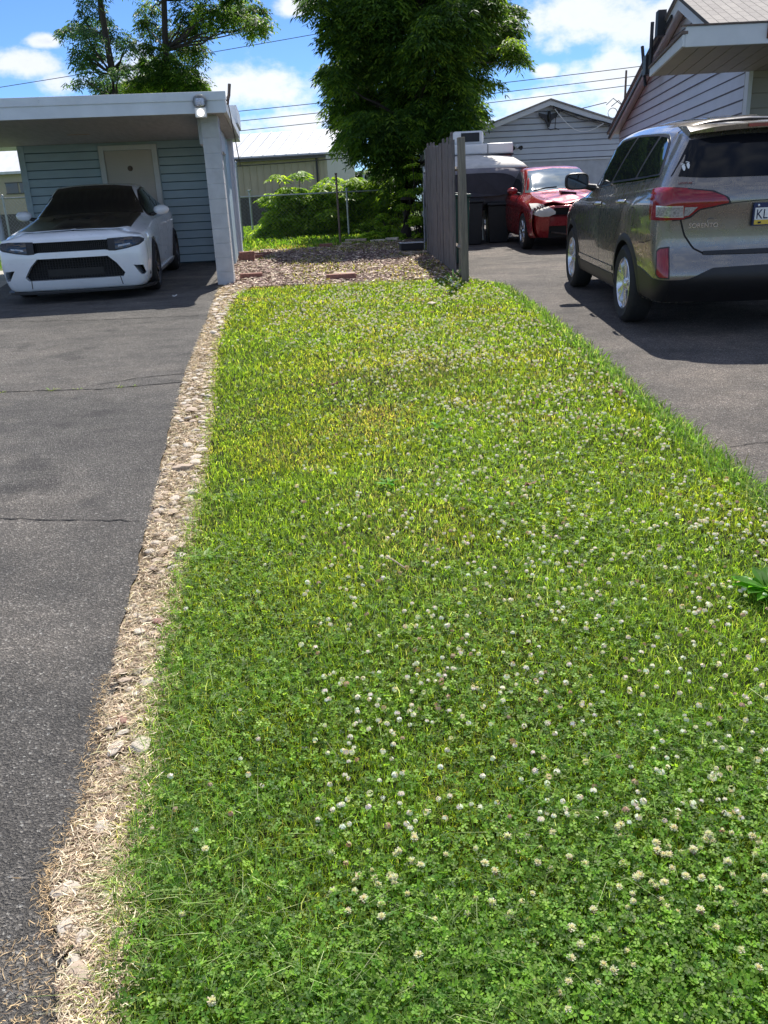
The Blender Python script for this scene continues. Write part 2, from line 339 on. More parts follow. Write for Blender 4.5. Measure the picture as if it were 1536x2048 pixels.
sheet('lawn_soil', [(-2.6, -8), (2.2, -8), (2.2, 12.9), (-2.6, 13.0)], -.012, M_['soil'])
sheet('left_driveway', [(-14, -8)]+edgeL+[(-2.2, 13.15), (-2.9, 18), (-6.7, 17.2), (-5.7, 12.6), (-14, 12.0)], .004, M_['asph_l'])
sheet('right_driveway', [(14, -8), (14, 34), (1.0, 34), (1.02, 17), (1.3, 13)]+edgeR[::-1], .004, M_['asph_r'])
sheet('concrete_path', [(-14, 12.05), (-5.72, 12.6), (-6.7, 17.2), (-14, 17)], .0, M_['concrete'])
sheet('mulch_bed', [(-2.35, 12.75), (1.3, 12.15), (1.05, 17), (1.0, 20.6), (-1.2, 19.8), (-2.8, 18.9)], -.006, M_['mulch_soil'])
def jag(name, pts, w_, mat, seed, lift=.0075):    # a crack: thin jagged ribbon
    rr = random.Random(seed); P = []
    for i in range(len(pts)-1):
        a, b_ = Vector(pts[i]), Vector(pts[i+1]); n = max(2, int((b_-a).length/.05))
        for k in range(n): P.append(a.lerp(b_, k/n)+Vector((rr.uniform(-.006, .006), rr.uniform(-.012, .012))))
    P.append(Vector(pts[-1])); v = []
    for p in P:
        ww = w_*rr.uniform(.3, 1.2); v += [(p.x, p.y-ww/2, gz(p.y)+lift), (p.x, p.y+ww/2, gz(p.y)+lift)]
    return MB().add(v, [(2*i, 2*i+2, 2*i+3, 2*i+1) for i in range(len(P)-1)]).obj(name, mat)
M_['crack'] = plain('crack_dirt', (.012, .011, .010), .95, var=.3, scale=60)
for k, (pts, w_) in enumerate((([(-4.6, 6.5), (-3.6, 6.62), (-2.97, 6.57), (-2.17, 6.5), (-1.53, 6.62)], .022), ([(-2.3, 6.62), (-1.9, 6.86), (-1.5, 6.95)], .014), ([(-3.2, 3.75), (-1.85, 3.83), (-1.15, 3.72)], .012), ([(-5.5, 10.15), (-4.49, 10.31), (-3.2, 10.1), (-2.05, 10.07)], .02), ([(1.9, 4.4), (2.6, 4.55), (3.3, 4.5)], .01), ([(1.9, 9.9), (2.1, 9.6), (2.3, 9.7)], .01))):
    tag(jag('pavement_crack', pts, w_, M_['crack'], k), kind='structure')
# ------------------------------------------------------------------ grass, clover, straw
def blades(name, x, y, h, w_, cols, mat, bend=.5, base=-.01, flat=0.):
    n = len(x); th = rng.random(n)*2*PI; ld = rng.random(n)*2*PI; ln = rng.random(n)*bend*h
    z = S*np.clip(y, -8, 24)+base; cx, cy = np.cos(th)*w_/2, np.sin(th)*w_/2; dx, dy = np.cos(ld)*ln, np.sin(ld)*ln
    V = np.empty((n, 6, 3)); hz = h*(1-flat)
    V[:, 0] = np.stack([x-cx, y-cy, z], 1); V[:, 1] = np.stack([x+cx, y+cy, z], 1)
    V[:, 2] = np.stack([x-cx*.85+dx*.3, y-cy*.85+dy*.3, z+hz*.55], 1); V[:, 3] = np.stack([x+cx*.85+dx*.3, y+cy*.85+dy*.3, z+hz*.55], 1)
    V[:, 4] = np.stack([x-cx*.15+dx, y-cy*.15+dy, z+hz*(.98-.25*ln/h)], 1); V[:, 5] = np.stack([x+cx*.15+dx, y+cy*.15+dy, z+hz*(.98-.25*ln/h)], 1)
    return quads_np(name, V.reshape(-1, 3), cols, mat, 6, [(0, 1, 3, 2), (2, 3, 5, 4)])
def scatter(n, y0, y1, p):           # denser close to the street
    p = p if abs(p-1) > .01 else 1.01
    u = rng.random(n); return (y0**(1-p) + u*(y1**(1-p)-y0**(1-p)))**(1/(1-p))
def pal(n, cols, wts):
    i = rng.choice(len(cols), n, p=np.array(wts)/sum(wts)); c = np.array(cols)[i]; return c*(.40+1.15*rng.random((n, 1))**1.2)
def dry(x, y):                        # thin, yellowed turf in the middle of the strip
    g = np.exp(-((x-.15)/.7)**2-((y-6.3)/2.3)**2)*.55+np.exp(-((x-.3)/.6)**2-((y-10.6)/.5)**2)*.5+np.exp(-((x+1.5)/.35)**2-((y-11.3)/.22)**2)*1.0+np.exp(-((y-12.55)/.18)**2)*1.0+np.exp(-((x-.45)/.35)**2-((y-3.2)/.5)**2)*.25
    edge = np.exp(-(x-lx(y, GE)+.03)/.07)
    return np.clip(g*.9+edge*.6+(fb(x, y, 2.2, 20)-.5)*1.2, 0, .85)
GR = [(.20, .31, .035), (.29, .40, .05), (.13, .23, .03), (.40, .47, .11), (.09, .16, .025)]; DR = [(.42, .40, .17), (.34, .36, .11), (.48, .44, .24), (.28, .27, .12)]
def lawn_pts(n, y0, y1, p, over=.05):
    y = scatter(n, y0, y1, p); a = lx(y, GE)-.07*rng.random(n)-.01; b_ = lx(y, RE)+over; x = a+(b_-a)*rng.random(n)
    k = x < lx(y, RE)+over*(fb(x*0, y, 5, 31)*1.6-.3); return x[k], y[k]
x, y = lawn_pts(330000, .75, 12.65, 1.3); d = dry(x, y)
cols = np.where((rng.random(len(x)) < d*.75)[:, None], pal(len(x), DR, [1, 1, 1, 1]), pal(len(x), GR, [3, 3, 2, 1.5, 1.5]))
far = np.clip(y/12, 0, 1)
tint_ = fb(x, y, .8, 140)[:, None]; cols = cols*np.clip(.72+.75*tint_, .7, 1.3)*np.where((fb(x, y, 1.7, 150) > .55)[:, None], np.array([[1.14, 1.04, .95]]), np.array([[.98, 1.02, 1.0]]))
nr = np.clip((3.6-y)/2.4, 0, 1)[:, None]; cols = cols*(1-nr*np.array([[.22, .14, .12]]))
h = (.014+.03*rng.random(len(x)))*(.65+.7*fb(x, y, 2.2, 44))*(1-.35*d)+.006*far; hw = .0012+.0011*rng.random(len(x))+.00085*np.maximum(y-1.5, 0)
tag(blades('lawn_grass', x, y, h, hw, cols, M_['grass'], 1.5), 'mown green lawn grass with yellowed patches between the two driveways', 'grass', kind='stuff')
n = 26000; y = scatter(n, .8, 4.2, 1.5); a = lx(y, GE)-.02; x = a+(1.75-a)*rng.random(n)**1.7; k = rng.random(n) < np.clip((fb(x, y, 1.8, 200)-.38)*4+.5*np.exp(-(x-lx(y, GE))/.35), .03, 1); x, y = x[k], y[k]; n = len(x)
tag(blades('long_grass', x, y, .045+.04*rng.random(n), .0013+.0013*rng.random(n), pal(n, [(.18, .34, .06), (.32, .46, .14), (.52, .58, .30), (.10, .23, .04)], [3, 2, 1.2, 3]), M_['grass'], 2.2), 'longer fine blades arching over the turf near the camera', 'grass', kind='stuff')
# long soft blades hanging over the right edge
n = 5200; y = scatter(n, 2.6, 11.6, 1.2); x = lx(y, RE)+rng.normal(0, .04, n)
tag(blades('edge_grass', x, y, .05+.05*rng.random(n), .003+.0009*y, pal(n, [(.14, .27, .05), (.2, .34, .09), (.34, .38, .2)], [3, 2, 1]), M_['grass'], 1.5), 'longer soft grass flopping over the right driveway edge', 'grass', kind='stuff')
def clover(name, x, y, z, size, cols, mat):   # three round leaflets per leaf
    n = len(x); X = []; CC = []
    tilt = rng.normal(0, .38, (n, 2)); rot = rng.random(n)*2*PI
    for k in range(3):
        a = rot+k*2*PI/3; ca, sa = np.cos(a), np.sin(a); V = np.empty((n, 8, 3))
        pts = [(.08, 0), (.45, .38), (.85, .48), (1.12, .25), (1.02, 0), (1.12, -.25), (.85, -.48), (.45, -.38)]
        for j, (u, v) in enumerate(pts):
            px = (u*ca-v*sa)*size; py = (u*sa+v*ca)*size
            V[:, j] = np.stack([x+px, y+py, z+px*tilt[:, 0]+py*tilt[:, 1]+abs(v)*size*.35], 1)
        X.append(V.reshape(-1, 3)); CC.append(cols)
    return quads_np(name, np.concatenate(X), np.concatenate(CC), mat, 8, [(0, 1, 2, 3), (0, 3, 4, 5), (0, 5, 6, 7)])
x, y = lawn_pts(95000, .75, 12.5, 1.5, .0)
k = (rng.random(len(x)) < np.clip((fb(x, y, 1.3, 60)-.36)*3.2+.30*np.exp(-((y-1.6)/1.3)**2), .10, .95)*np.where(y > 4, .55, 1)) & (dry(x, y) < .6); x, y = x[k], y[k]
z = S*y+.010+.026*rng.random(len(x)); c = pal(len(x), [(.18, .31, .04), (.26, .40, .05), (.10, .20, .03), (.34, .45, .09)], [3, 3, 2, 1])
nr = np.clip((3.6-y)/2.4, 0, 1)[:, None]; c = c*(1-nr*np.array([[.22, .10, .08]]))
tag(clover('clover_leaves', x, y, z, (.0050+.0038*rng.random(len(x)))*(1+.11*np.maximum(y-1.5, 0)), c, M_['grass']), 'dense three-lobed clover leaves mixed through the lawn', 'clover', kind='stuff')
# clover blossoms
def blossom(seed, brown):
    rr = random.Random(seed); mb = MB(); V = []; cols = []
    r_ = .0105
    for i in range(46):
        z_ = 1-1.75*(i+.5)/46; a = i*2.39996; q = math.sqrt(max(0, 1-z_*z_)); d_ = Vector((q*math.cos(a), q*math.sin(a), z_)); t = d_.cross(Vector((0, 0, 1)));  t = t.normalized() if t.length > .1 else Vector((1, 0, 0)); u = d_.cross(t)
        tip = d_*r_*rr.uniform(.7, 1.35)+Vector((0, 0, .040)); bs_ = d_*r_*.25+Vector((0, 0, .040)); wd = r_*.19
        low = z_ < brown; 
        if low: tip += Vector((0, 0, -.004))
        V += [bs_-t*wd*.6, bs_+t*wd*.6, tip+t*wd, tip-t*wd]; c = (.88, .85, .74) if not low else (.52, .36, .24)
        c = tuple(min(.92, v*rr.uniform(.85, 1.08)) for v in c); cols += [c]*4
        V += [bs_-u*wd*.6, bs_+u*wd*.6, tip+u*wd, tip-u*wd]; cols += [c]*4
    for k in range(2):
        a = k*PI/2; dx, dy = .0009*math.cos(a), .0009*math.sin(a); V += [(-dx, -dy, 0), (dx, dy, 0), (dx, dy, .04), (-dx, -dy, .04)]; cols += [(.09, .16, .03)]*4
    me = bpy.data.meshes.new('clover_blossom'); me.from_pydata([tuple(v) for v in V], [], [tuple(range(4*i, 4*i+4)) for i in range(len(V)//4)])
    at = me.color_attributes.new('col', 'FLOAT_COLOR', 'POINT'); at.data.foreach_set('color', np.array([(*c, 1) for c in cols], np.float32).ravel()); me.materials.append(M_['petal']); return me
BL = [blossom(i, b_) for i, b_ in enumerate((-1.1, -.75, -.5, -.1, -1.0, .6))]
x, y = lawn_pts(12000, .95, 12.5, .9, -.06)
pf = np.clip((fb(x, y, 1.3, 80)-.36)*2.4, .2, .8)*np.clip((y-1.0)/1.1, .10, 1)*np.where(y < 5, 1.25, 1)*np.where(y > 6.5, 2.2, 1)*np.where((x < lx(y, GE)+.45) & (y < 8), .25, 1)*np.clip((x+.75)/1.3+np.clip(y-7, 0, 1)*.6, .10, 1)
k = rng.random(len(x)) < pf; x, y = x[k], y[k]; o_ = np.argsort(y); x, y = x[o_], y[o_]
for i in range(300):
    s_ = random.uniform(.45, .82); o = bpy.data.objects.new('clover_blossom', BL[random.choices(range(6), [5, 4, 3, 1.5, 5, 1])[0]]); C.objects.link(o)
    o.location = (x[i], y[i], S*y[i]+random.uniform(-.004, .012)); o.scale = (s_, s_, s_*random.uniform(.85, 1.0)); o.rotation_euler = (random.uniform(-.25, .25), random.uniform(-.25, .25), random.uniform(0, 6))
    tag(o, 'small round white clover blossom on a thin stem in the lawn', 'clover blossom', 'white clover blossoms in the near lawn')
xf, yf_ = x[300:], y[300:]; nf = len(xf)
V = []; cl = []
for i in range(nf):
    r_ = random.uniform(.0055, .009)*(1+.085*yf_[i]); z_ = S*yf_[i]+random.uniform(.03, .05); c = (.90, .88, .78) if random.random() < .88 else (.56, .42, .30)
    for k in range(7):
        a = k*2*PI/7+random.random(); b_ = random.uniform(-.3, 1.1); dd = Vector((math.cos(a)*math.cos(b_), math.sin(a)*math.cos(b_), math.sin(b_))); t = Vector((-math.sin(a), math.cos(a), 0)); uu = dd.cross(t)
        p = Vector((xf[i], yf_[i], z_))+dd*r_*.7; V += [p-t*r_*.5-uu*r_*.4, p+t*r_*.5-uu*r_*.4, p+t*r_*.5+uu*r_*.4, p-t*r_*.5+uu*r_*.4]; cl += [tuple(v*random.uniform(.8, 1.05) for v in c)]
tag(quads_np('distant_clover_blossoms', np.array([tuple(v) for v in V]), np.array(cl), M_['petal'], 4, [(0, 1, 2, 3)]), 'countless white clover blossoms dotting the far half of the lawn', 'clover blossoms', kind='stuff')
# straw strip
n = 50000; y = scatter(n, .75, 12.9, 1.25); a = lx(y, LE)-.0; b_ = lx(y, GE)-.015+np.abs(rng.normal(0, .03, n)); x = a+(b_-a)*rng.random(n)
k = (fb(x, y, 7, 90) > .40) | (rng.random(n) < .22); x, y = x[k], y[k]; n = len(x)
t = np.clip((x-lx(y, GE)+.08)/.2, 0, 1)
c = np.where((rng.random(n) < t*.55)[:, None], pal(n, [(.42, .42, .08), (.30, .34, .06), (.5, .46, .14)], [2, 2, 1]), pal(n, [(.66, .53, .38), (.78, .67, .50), (.54, .41, .29), (.28, .20, .15), (.58, .53, .28)], [3, 3, 2, 2, 1]))
L_ = .010+.026*rng.random(n)**1.5
def flatblades(name, x, y, L, w_, cols, mat, zr=.018):
    n = len(x); th = rng.random(n)*2*PI; z = S*np.clip(y, -8, 24)+.004+zr*rng.random(n); ca, sa = np.cos(th), np.sin(th); cv = rng.normal(0, .35, n)*L; dz = rng.normal(0, .16, n)*L
    V = np.empty((n, 6, 3))
    for j, (u, wd) in enumerate(((-.5, .7), (0, 1), (.5, .3))):
        ox = ca*L*u-sa*cv*(.25-u*u)*2; oy = sa*L*u+ca*cv*(.25-u*u)*2; zz = z+dz*u+.1*L*(.25-u*u)
        V[:, 2*j] = np.stack([x+ox-sa*w_*wd/2, y+oy+ca*w_*wd/2, zz], 1); V[:, 2*j+1] = np.stack([x+ox+sa*w_*wd/2, y+oy-ca*w_*wd/2, zz+w_*.2], 1)
    return quads_np(name, V.reshape(-1, 3), cols, mat, 6, [(0, 1, 3, 2), (2, 3, 5, 4)])
tag(flatblades('dry_straw', x, y, L_*(1+.12*y), (.0011+.0009*rng.random(n))*(1+.28*y), c, M_['straw'], .020), 'bleached dead grass straw along the left driveway edge', 'dry grass', kind='stuff')
sheet('straw_soil', edgeL+[(float(lx(yy, GE))+.03, float(yy)) for yy in np.arange(12.8, -8, -.15)], -.004, M_['straw_soil'])
n = 1700; y = scatter(n, .9, 2.4, 1.3); x = lx(y, LE)-np.abs(rng.normal(0, .05, n))*np.where((y < 1.38), 2.6, .45)
tag(flatblades('straw_litter', x, y, .008+.018*rng.random(n), .001+.0008*rng.random(n), pal(n, [(.64, .47, .27), (.5, .36, .2), (.3, .2, .12)], [3, 2, 1]), M_['straw'], .006), 'loose straw bits scattered on the asphalt at the left corner', 'dry grass', kind='stuff')
# asphalt aggregate loose grit near the camera is left to the material
# field stones
def pebble(seed, sub=2):
    bm = bmesh.new(); bmesh.ops.create_icosphere(bm, subdivisions=3, radius=1); rr = random.Random(seed); o_ = [(Vector([rr.uniform(-1, 1) for _ in range(3)]).normalized(), rr.uniform(.62, .9)) for _ in range(9)]
    for v in bm.verts:
        f = 1
        for q, c_ in o_:
            dd = v.co.normalized().dot(q)
            if dd > c_: f = min(f, c_/dd)
        v.co *= f*(1+.018*rr.uniform(-1, 1)); v.co.z *= .42
    me = bpy.data.meshes.new('fieldstone'); bm.to_mesh(me); bm.free(); me.materials.append((M_['stone'], M_['stone_b'], M_['stone_c'])[seed % 3]); me.shade_smooth(); me.set_sharp_from_angle(angle=R(35)); return me
PB = [pebble(i) for i in range(9)]; PBR = PB[2].copy(); PBR.materials.clear(); PBR.materials.append(M_['stone_red'])
def stone(x, y, s, label, group=None, me=None, asp=1.4):
    o = bpy.data.objects.new('fieldstone', me or random.choice(PB)); C.objects.link(o); o.location = (x, y, gz(y)+s*.24+.008); o.scale = (s*asp, s, s*random.uniform(.8, 1.1)); o.rotation_euler = (random.uniform(-.15, .15), random.uniform(-.15, .15), random.uniform(0, 3)); return tag(o, label, 'stone', group)
lst = []
for i in range(2500):
    yy = float(scatter(1, 1.15, 12.8, 1.0)[0]); a = float(lx(yy, LE)); b_ = float(lx(yy, GE)); xx = random.uniform(a+.02, b_+.02 if yy > 9 else b_-.01)
    s_ = random.choice((random.uniform(.010, .02), random.uniform(.014, .027)))*(1.35 if yy > 3 else 1)*(1.3 if yy > 8.5 else 1)
    if fb(np.array([xx]), np.array([yy]), 1.1, 70)[0] < .40 and yy < 9: continue
    if all((xx-q[0])**2+(yy-q[1])**2 > (s_+q[2])**2*1.5 for q in lst): lst.append((xx, yy, s_))
    if len(lst) > 284: break
for q in lst: stone(*q, 'small pale tan fieldstone half buried in the dry straw strip', 'small fieldstones edging the left driveway')
def G2(px, py):
    d = fw + rt*((px-768)/F_) - up*((py-1024)/F_); t = -H/(d.z-S*d.y); return d.x*t, d.y*t
for px, py, s_, lab in ((383, 825, .045, 'largest whitish stone in the straw strip, level with the driveway weeds'), (370, 942, .05, 'broad flat cream stone in the straw strip beside the yellowing turf'), (283, 1500, .033, 'oval tan stone at the straw edge touching the green grass'), (163, 1960, .030, 'smooth pinkish-tan stone near the bottom left corner'), (145, 2000, .018, 'angular white stone just below the smooth pinkish one'),
                        (140, 1862, .026, 'white elongated stone on the asphalt edge near the bottom'), (183, 1843, .02, 'split white stone pair beside the elongated one'), (280, 1268, .026, 'round tan stone left of the reddish wedge')):
    x_, y_ = G2(px, py); stone(x_, y_, s_, lab)
x_, y_ = G2(245, 1447); stone(x_, y_, .022, 'dark reddish stone in the straw strip', me=PBR); x_, y_ = G2(317, 1250); stone(x_, y_, .026, 'wedge-shaped pink stone standing in the straw', me=PBR, asp=.8)
x_, y_ = G2(325, 1022); MB().lathe([(0, .012), (.012, .012), (.016, .004), (.018, 0)], (x_, y_, gz(y_)+.01), n=12).obj('black_cap', M_['black'], smooth=40); tag(bpy.data.objects['black_cap'], 'small round black cap at the asphalt edge', 'cap')
# broad-leaved weeds, driveway weeds, fallen leaves, twig
def leafpoly(V, cols, base, az_, L, wd, rise, col, curl=.3):
    d_ = Vector((math.cos(az_), math.sin(az_), 0)); s_ = Vector((-d_.y, d_.x, 0)); P = []
    for u, ww in ((0, .12), (.35, .8), (.7, 1), (1, .05)):
        c_ = base+d_*L*u+Vector((0, 0, L*(rise*u-curl*u*u))); P.append((c_-s_*wd*ww/2+Vector((0, 0, wd*.12)), c_, c_+s_*wd*ww/2+Vector((0, 0, wd*.12))))
    for a, b_ in zip(P, P[1:]):
        V += [a[0], a[1], b_[1], b_[0], a[1], a[2], b_[2], b_[1]]; cols += [col]*2
def weed(name, x, y, nl, L, wd, label, cat='weed', cs=((.12, .33, .03), (.09, .25, .03), (.2, .42, .05)), rise=.6, z0=0, seed=1, group=None):
    rr = random.Random(seed); V = []; cols = []; b0 = Vector((x, y, gz(y)+z0))
    for i in range(nl):
        c = tuple(v*rr.uniform(.8, 1.2) for v in rr.choice(cs)); leafpoly(V, cols, b0+Vector((rr.uniform(-.02, .02), rr.uniform(-.02, .02), 0)), i*2.4+rr.uniform(-.3, .3), L*rr.uniform(.6, 1.1), wd*rr.uniform(.7, 1.1), rise*rr.uniform(.5, 1.3), c)
    o = quads_np(name, np.array([tuple(v) for v in V]), np.array(cols), M_['grass'], 4, [(0, 1, 2, 3)]); return tag(o, label, cat, group)
weed('broadleaf_weed', 1.36, 2.72, 22, .12, .05, 'large bright green broadleaf weed rosette at the right side of the lawn', rise=.7, z0=.02)
weed('broadleaf_weed', .02, 4.02, 12, .07, .018, 'small plantain rosette in the thin turf near the lawn centre', z0=.02, seed=3)
weed('broadleaf_weed', -.75, 3.25, 12, .07, .014, 'pale plantain rosette at the straw edge of the lawn', z0=.02, seed=4, cs=((.3, .42, .14), (.2, .32, .08)))
weed('broadleaf_weed', .35, 5.0, 12, .08, .016, 'loose dandelion rosette in the middle of the yellowed turf', z0=.02, seed=5)
for i, xx in enumerate((-2.95, -2.55, -2.35, -2.02, -1.9)):
    weed('crack_weed', xx, 6.54, 9, .05 if i % 2 else .035, .008, 'tiny yellow-green weed sprouting from the driveway crack, ' + ('farthest left', 'second from the left', 'middle one', 'second from the right', 'nearest the straw')[i], cs=((.3, .42, .05), (.22, .36, .05)), seed=i+20, group='weeds in the driveway crack')
def deadleaf(x, y, s_, label, seed):
    rr = random.Random(seed); mb = MB(); n = 11; v = [(0, 0, .01)]
    for i in range(n):
        a = 2*PI*i/n; r_ = s_*(1 if i % 2 else .55)*rr.uniform(.8, 1.1); v.append((r_*math.cos(a), r_*math.sin(a), rr.uniform(-.008, .02)))
    mb.add(v, [(0, 1+i, 1+(i+1) % n) for i in range(n)]); o = mb.obj('fallen_leaf', M_['deadleaf']); o.location = (x, y, gz(y)+.05); o.rotation_euler = (.3, .2, rr.random()*6); return tag(o, label, 'leaf')
M_['deadleaf'] = plain('dead_leaf', (.20, .10, .045), .7, var=.3, scale=30)
deadleaf(1.6, 5.48, .045, 'brown curled dead leaf near the right edge of the lawn', 1); deadleaf(.71, 3.83, .04, 'brown dead leaf standing in the turf right of centre', 2); deadleaf(-.31, 6.1, .04, 'brown dead leaf in the turf left of centre', 3)
mb = MB().tube([(0.0, 3.1, gz(3.1)+.05), (.03, 3.05, gz(3.05)+.055), (.07, 3.0, gz(3)+.045)], .003, 5); tag(mb.obj('twig', M_['board']), 'short pale twig lying on the grass in mid lawn', 'twig')
x_, y_ = G2(863, 610); stone(x_, y_, .05, 'lone grey-white rock in the far lawn among the clover')
x_, y_ = G2(350, 594); tag(MB().tube([(x_-.03, y_, gz(y_)+.02), (x_, y_-.02, gz(y_)+.012), (x_+.03, y_, gz(y_)+.03)], .006, 6).obj('paper_scrap', M_['white']), 'tiny white curled scrap on the shaded asphalt by the carport', 'litter')
# mulch chips and back lawn
n = 26000; y = rng.uniform(12.5, 19.9, n); x = rng.uniform(-2.85, 1.2, n); k = (x > -2.15-(y-12.8)*.11) & (x < 1.28-(y-13)*.06) & ((fb(x, y, .8, 33) > .36) | (rng.random(n) < .4)) & (y < 19.2+.5*vn(x, y, .9, 3)+.25*x); x, y = x[k], y[k]; n = len(x)
tag(flatblades('mulch_chips', x, y, .03+.05*rng.random(n), .012+.014*rng.random(n), pal(n, [(.34, .23, .205), (.48, .36, .30), (.66, .55, .42), (.18, .12, .115), (.76, .66, .50)], [4, 4, 3, 2, 2]), M_['chip'], .03), 'reddish-brown wood mulch chips covering the bed behind the lawn', 'mulch', kind='stuff')
n = 7000; y = rng.uniform(12.6, 20.0, n); x = rng.uniform(-2.6, 1.2, n); k = (fb(x, y, 1.1, 55) > .50) & (x > -2.1-(y-12.8)*.11); x, y = x[k], y[k]; n = len(x)
tag(blades('bed_weeds', x, y, .03+.04*rng.random(n), .012+.01*rng.random(n), pal(n, [(.30, .32, .08), (.42, .36, .16), (.16, .26, .04)], [2, 2, 1]), M_['grass'], 1.2, .0), 'thin yellowish weeds growing through the mulch bed', 'weeds', kind='stuff')
n = 52000; y = rng.uniform(18.2, 42, n); x = rng.uniform(-16, 1.0, n)*np.clip(y/26, .6, 1.3); k = ((y > 19.3+.25*x+.5*vn(x, y, .9, 3)) & (x > -2.9-(y-17)*.3)) | (x < -6.5); x, y = x[k], y[k]; n = len(x)
tag(blades('back_lawn_grass', x, y, .05+.05*rng.random(n), .03+.02*rng.random(n), pal(n, [(.12, .25, .03), (.18, .30, .04), (.26, .33, .07)], [3, 3, 1]), M_['grass'], 1.0, -.03), 'sunlit grass behind the mulch bed and along the wire fence', 'grass', kind='stuff')
# ================================================================== buildings
def rot2(a, b, O, th):                # local (a right, b back) to world
    return (O[0]+a*math.cos(th)-b*math.sin(th), O[1]+a*math.sin(th)+b*math.cos(th))
def siding(mb, L, z0, top, pitch=.2, y=0, proud=.014, x0=0., mi=0, holes=()):
    """lap siding in the local plane y=const facing -y, s from x0 to L, clipped under top(s)"""
    z = z0; zmax = max(top(x0+(L-x0)*i/40) for i in range(41))
    while z < zmax-.01:
        z2 = z+pitch; ss = [x0+(L-x0)*i/160 for i in range(161)]; on = [s for s in ss if top(s) >= z+.02]
        if on:
            a, b_ = min(on), max(on); segs = [(a, b_)]
            for (h0, h1, hz0, hz1) in holes:
                if z2 > hz0 and z < hz1:
                    segs = [q for s0, s1 in segs for q in ((s0, min(s1, h0)), (max(s0, h1), s1)) if q[1]-q[0] > .01]
            for s0, s1 in segs:
                t0, t1 = min(z2, top(s0)), min(z2, top(s1))
                lp = min(.016, (t0-z)*.5, (t1-z)*.5) if min(t0, t1) > z else 0
                mb.add([(s0, y-proud, z+lp), (s1, y-proud, z+lp), (s1, y-.001, max(t1, z+.012)), (s0, y-.001, max(t0, z+.012))], [(0, 1, 2, 3)], 0)
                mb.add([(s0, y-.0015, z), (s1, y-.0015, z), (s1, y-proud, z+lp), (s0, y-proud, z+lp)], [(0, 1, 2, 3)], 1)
        z = z2
    return mb
# ---- carport with storage room (local frame: origin at the right front pillar)
TH = R(6); O = (-2.09, 13.12); gp = gz(13.1)
cp = thing('carport', 'low white-fasciaed carport with blue-sided storage room and painted block pillar on its right', 'carport', (O[0], O[1], 0), TH)
fl = lambda b_: gz(13.12+b_*.9945)
ZC = 2.82
mb = MB(); mb.b2((-8.5, -.42, ZC+.012), (.12, 5.3, ZC+.20)); mb.obj('roof', M_['white_wood'], cp)
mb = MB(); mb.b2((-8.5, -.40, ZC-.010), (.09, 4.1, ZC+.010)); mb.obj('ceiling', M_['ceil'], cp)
mb = MB(); mb.b2((-8.5, -.448, ZC-.03), (.145, -.422, ZC+.135)); mb.b2((-8.5, -.462, ZC+.125), (.16, -.424, ZC+.235)); mb.b2((.122, -.42, ZC-.0), (.147, 4.1, ZC+.14)); mb.obj('fascia', M_['white_wood'], cp, bevel=.004)
mb = MB(); mb.b2((-3.402, -.450, ZC-.025), (-3.396, -.4485, ZC+.125)); mb.obj('fascia_joint', M_['dark'], cp)
mb = MB()
for xx in (-7.2, -4.1, -3.2, -2.3, -1.75, -.65): mb.lathe([(0, .004), (.010, .003), (.013, 0)], (xx, -.4625, ZC+.19+random.uniform(-.015, .015)), 'Y', 8)
mb.obj('fascia_nails', M_['black'], cp)
mb = MB(); hb = .205   # painted block pillar with courses
z = gp-.02
while z < ZC-.02:
    z2 = min(z+hb, ZC-.012); mb.b2((-.245, .0, z), (0, .40, z2-.006)); mb.b2((-.240, .004, z2-.008), (-.005, .396, z2+.001)); z += hb
mb.obj('pillar', M_['block'], cp, bevel=.004)
mb = MB(); mb.tube([(-3.89, 2.3, fl(2.3)-.02), (-3.93, 2.3, ZC)], .045, 12); mb.obj('post', M_['white_wood'], cp, smooth=40)
mb = MB(); mb.tube([(-7.9, .3, fl(.3)-.05), (-7.9, .3, ZC)], .045, 12); mb.obj('post', M_['white_wood'], cp, smooth=40)
WB = 4.0; w0, w1 = -3.80, -.30
mb = MB(); mb.b2((w0, WB, fl(WB)-.1), (w1, 5.1, ZC-.011)); mb.obj('wall', M_['blue_siding'], cp)
holes = ((-2.45, -1.36, 0, 2.80),)
for sa_, sb_ in ((w0, -2.45), (-1.36, w1)): mb = MB(); siding(mb, sb_, fl(WB)+.0, lambda s: ZC-.02, .145, WB-.002, .02, sa_); mb.obj('siding', [M_['blue_siding'], M_['lap_shadow_blue']], cp, fix=False)
mb = MB(); mb.b2((w0-.06, WB-.03, fl(WB)-.1), (w0+.05, WB+.02, ZC-.012)); mb.obj('corner_trim', M_['blue_siding'], cp)
# right side wall running back from the pillar
mb = MB(); mb.b2((-.30, 3.1, fl(3.1)-.1), (-.10, 4.62, ZC-.013)); mb.obj('side_wall', M_['blue_siding'], cp)
mb = MB(); mb.b2((-.11, 4.50, fl(4.6)-.05), (-.06, 4.64, ZC-.014)); mb.obj('corner_trim', M_['trim'], cp)
mb = MB(); mb.b2((-.32, .42, ZC-.35), (-.08, 3.08, ZC-.016)); mb.obj('beam', M_['white_wood'], cp)
mb = MB(); mb.b2((-1.4, 3.6, ZC+.21), (.16, 5.2, ZC+.50)); mb.obj('rear_roof', M_['trim'], cp)
mb = MB(); mb.tube([(-.04, 4.56, ZC), (-.04, 4.56, fl(4.5)+.12), (.02, 4.50, fl(4.5)+.05), (.16, 4.40, fl(4.4)+.05)], .035, 8); mb.obj('downspout', M_['trim'], cp, smooth=50)
dz0 = fl(WB)
d = MB(); d.b2((-2.33, WB-.035, dz0+.02), (-1.48, WB-.01, dz0+2.03)); dr = d.obj('door', M_['door'], cp, bevel=.004)
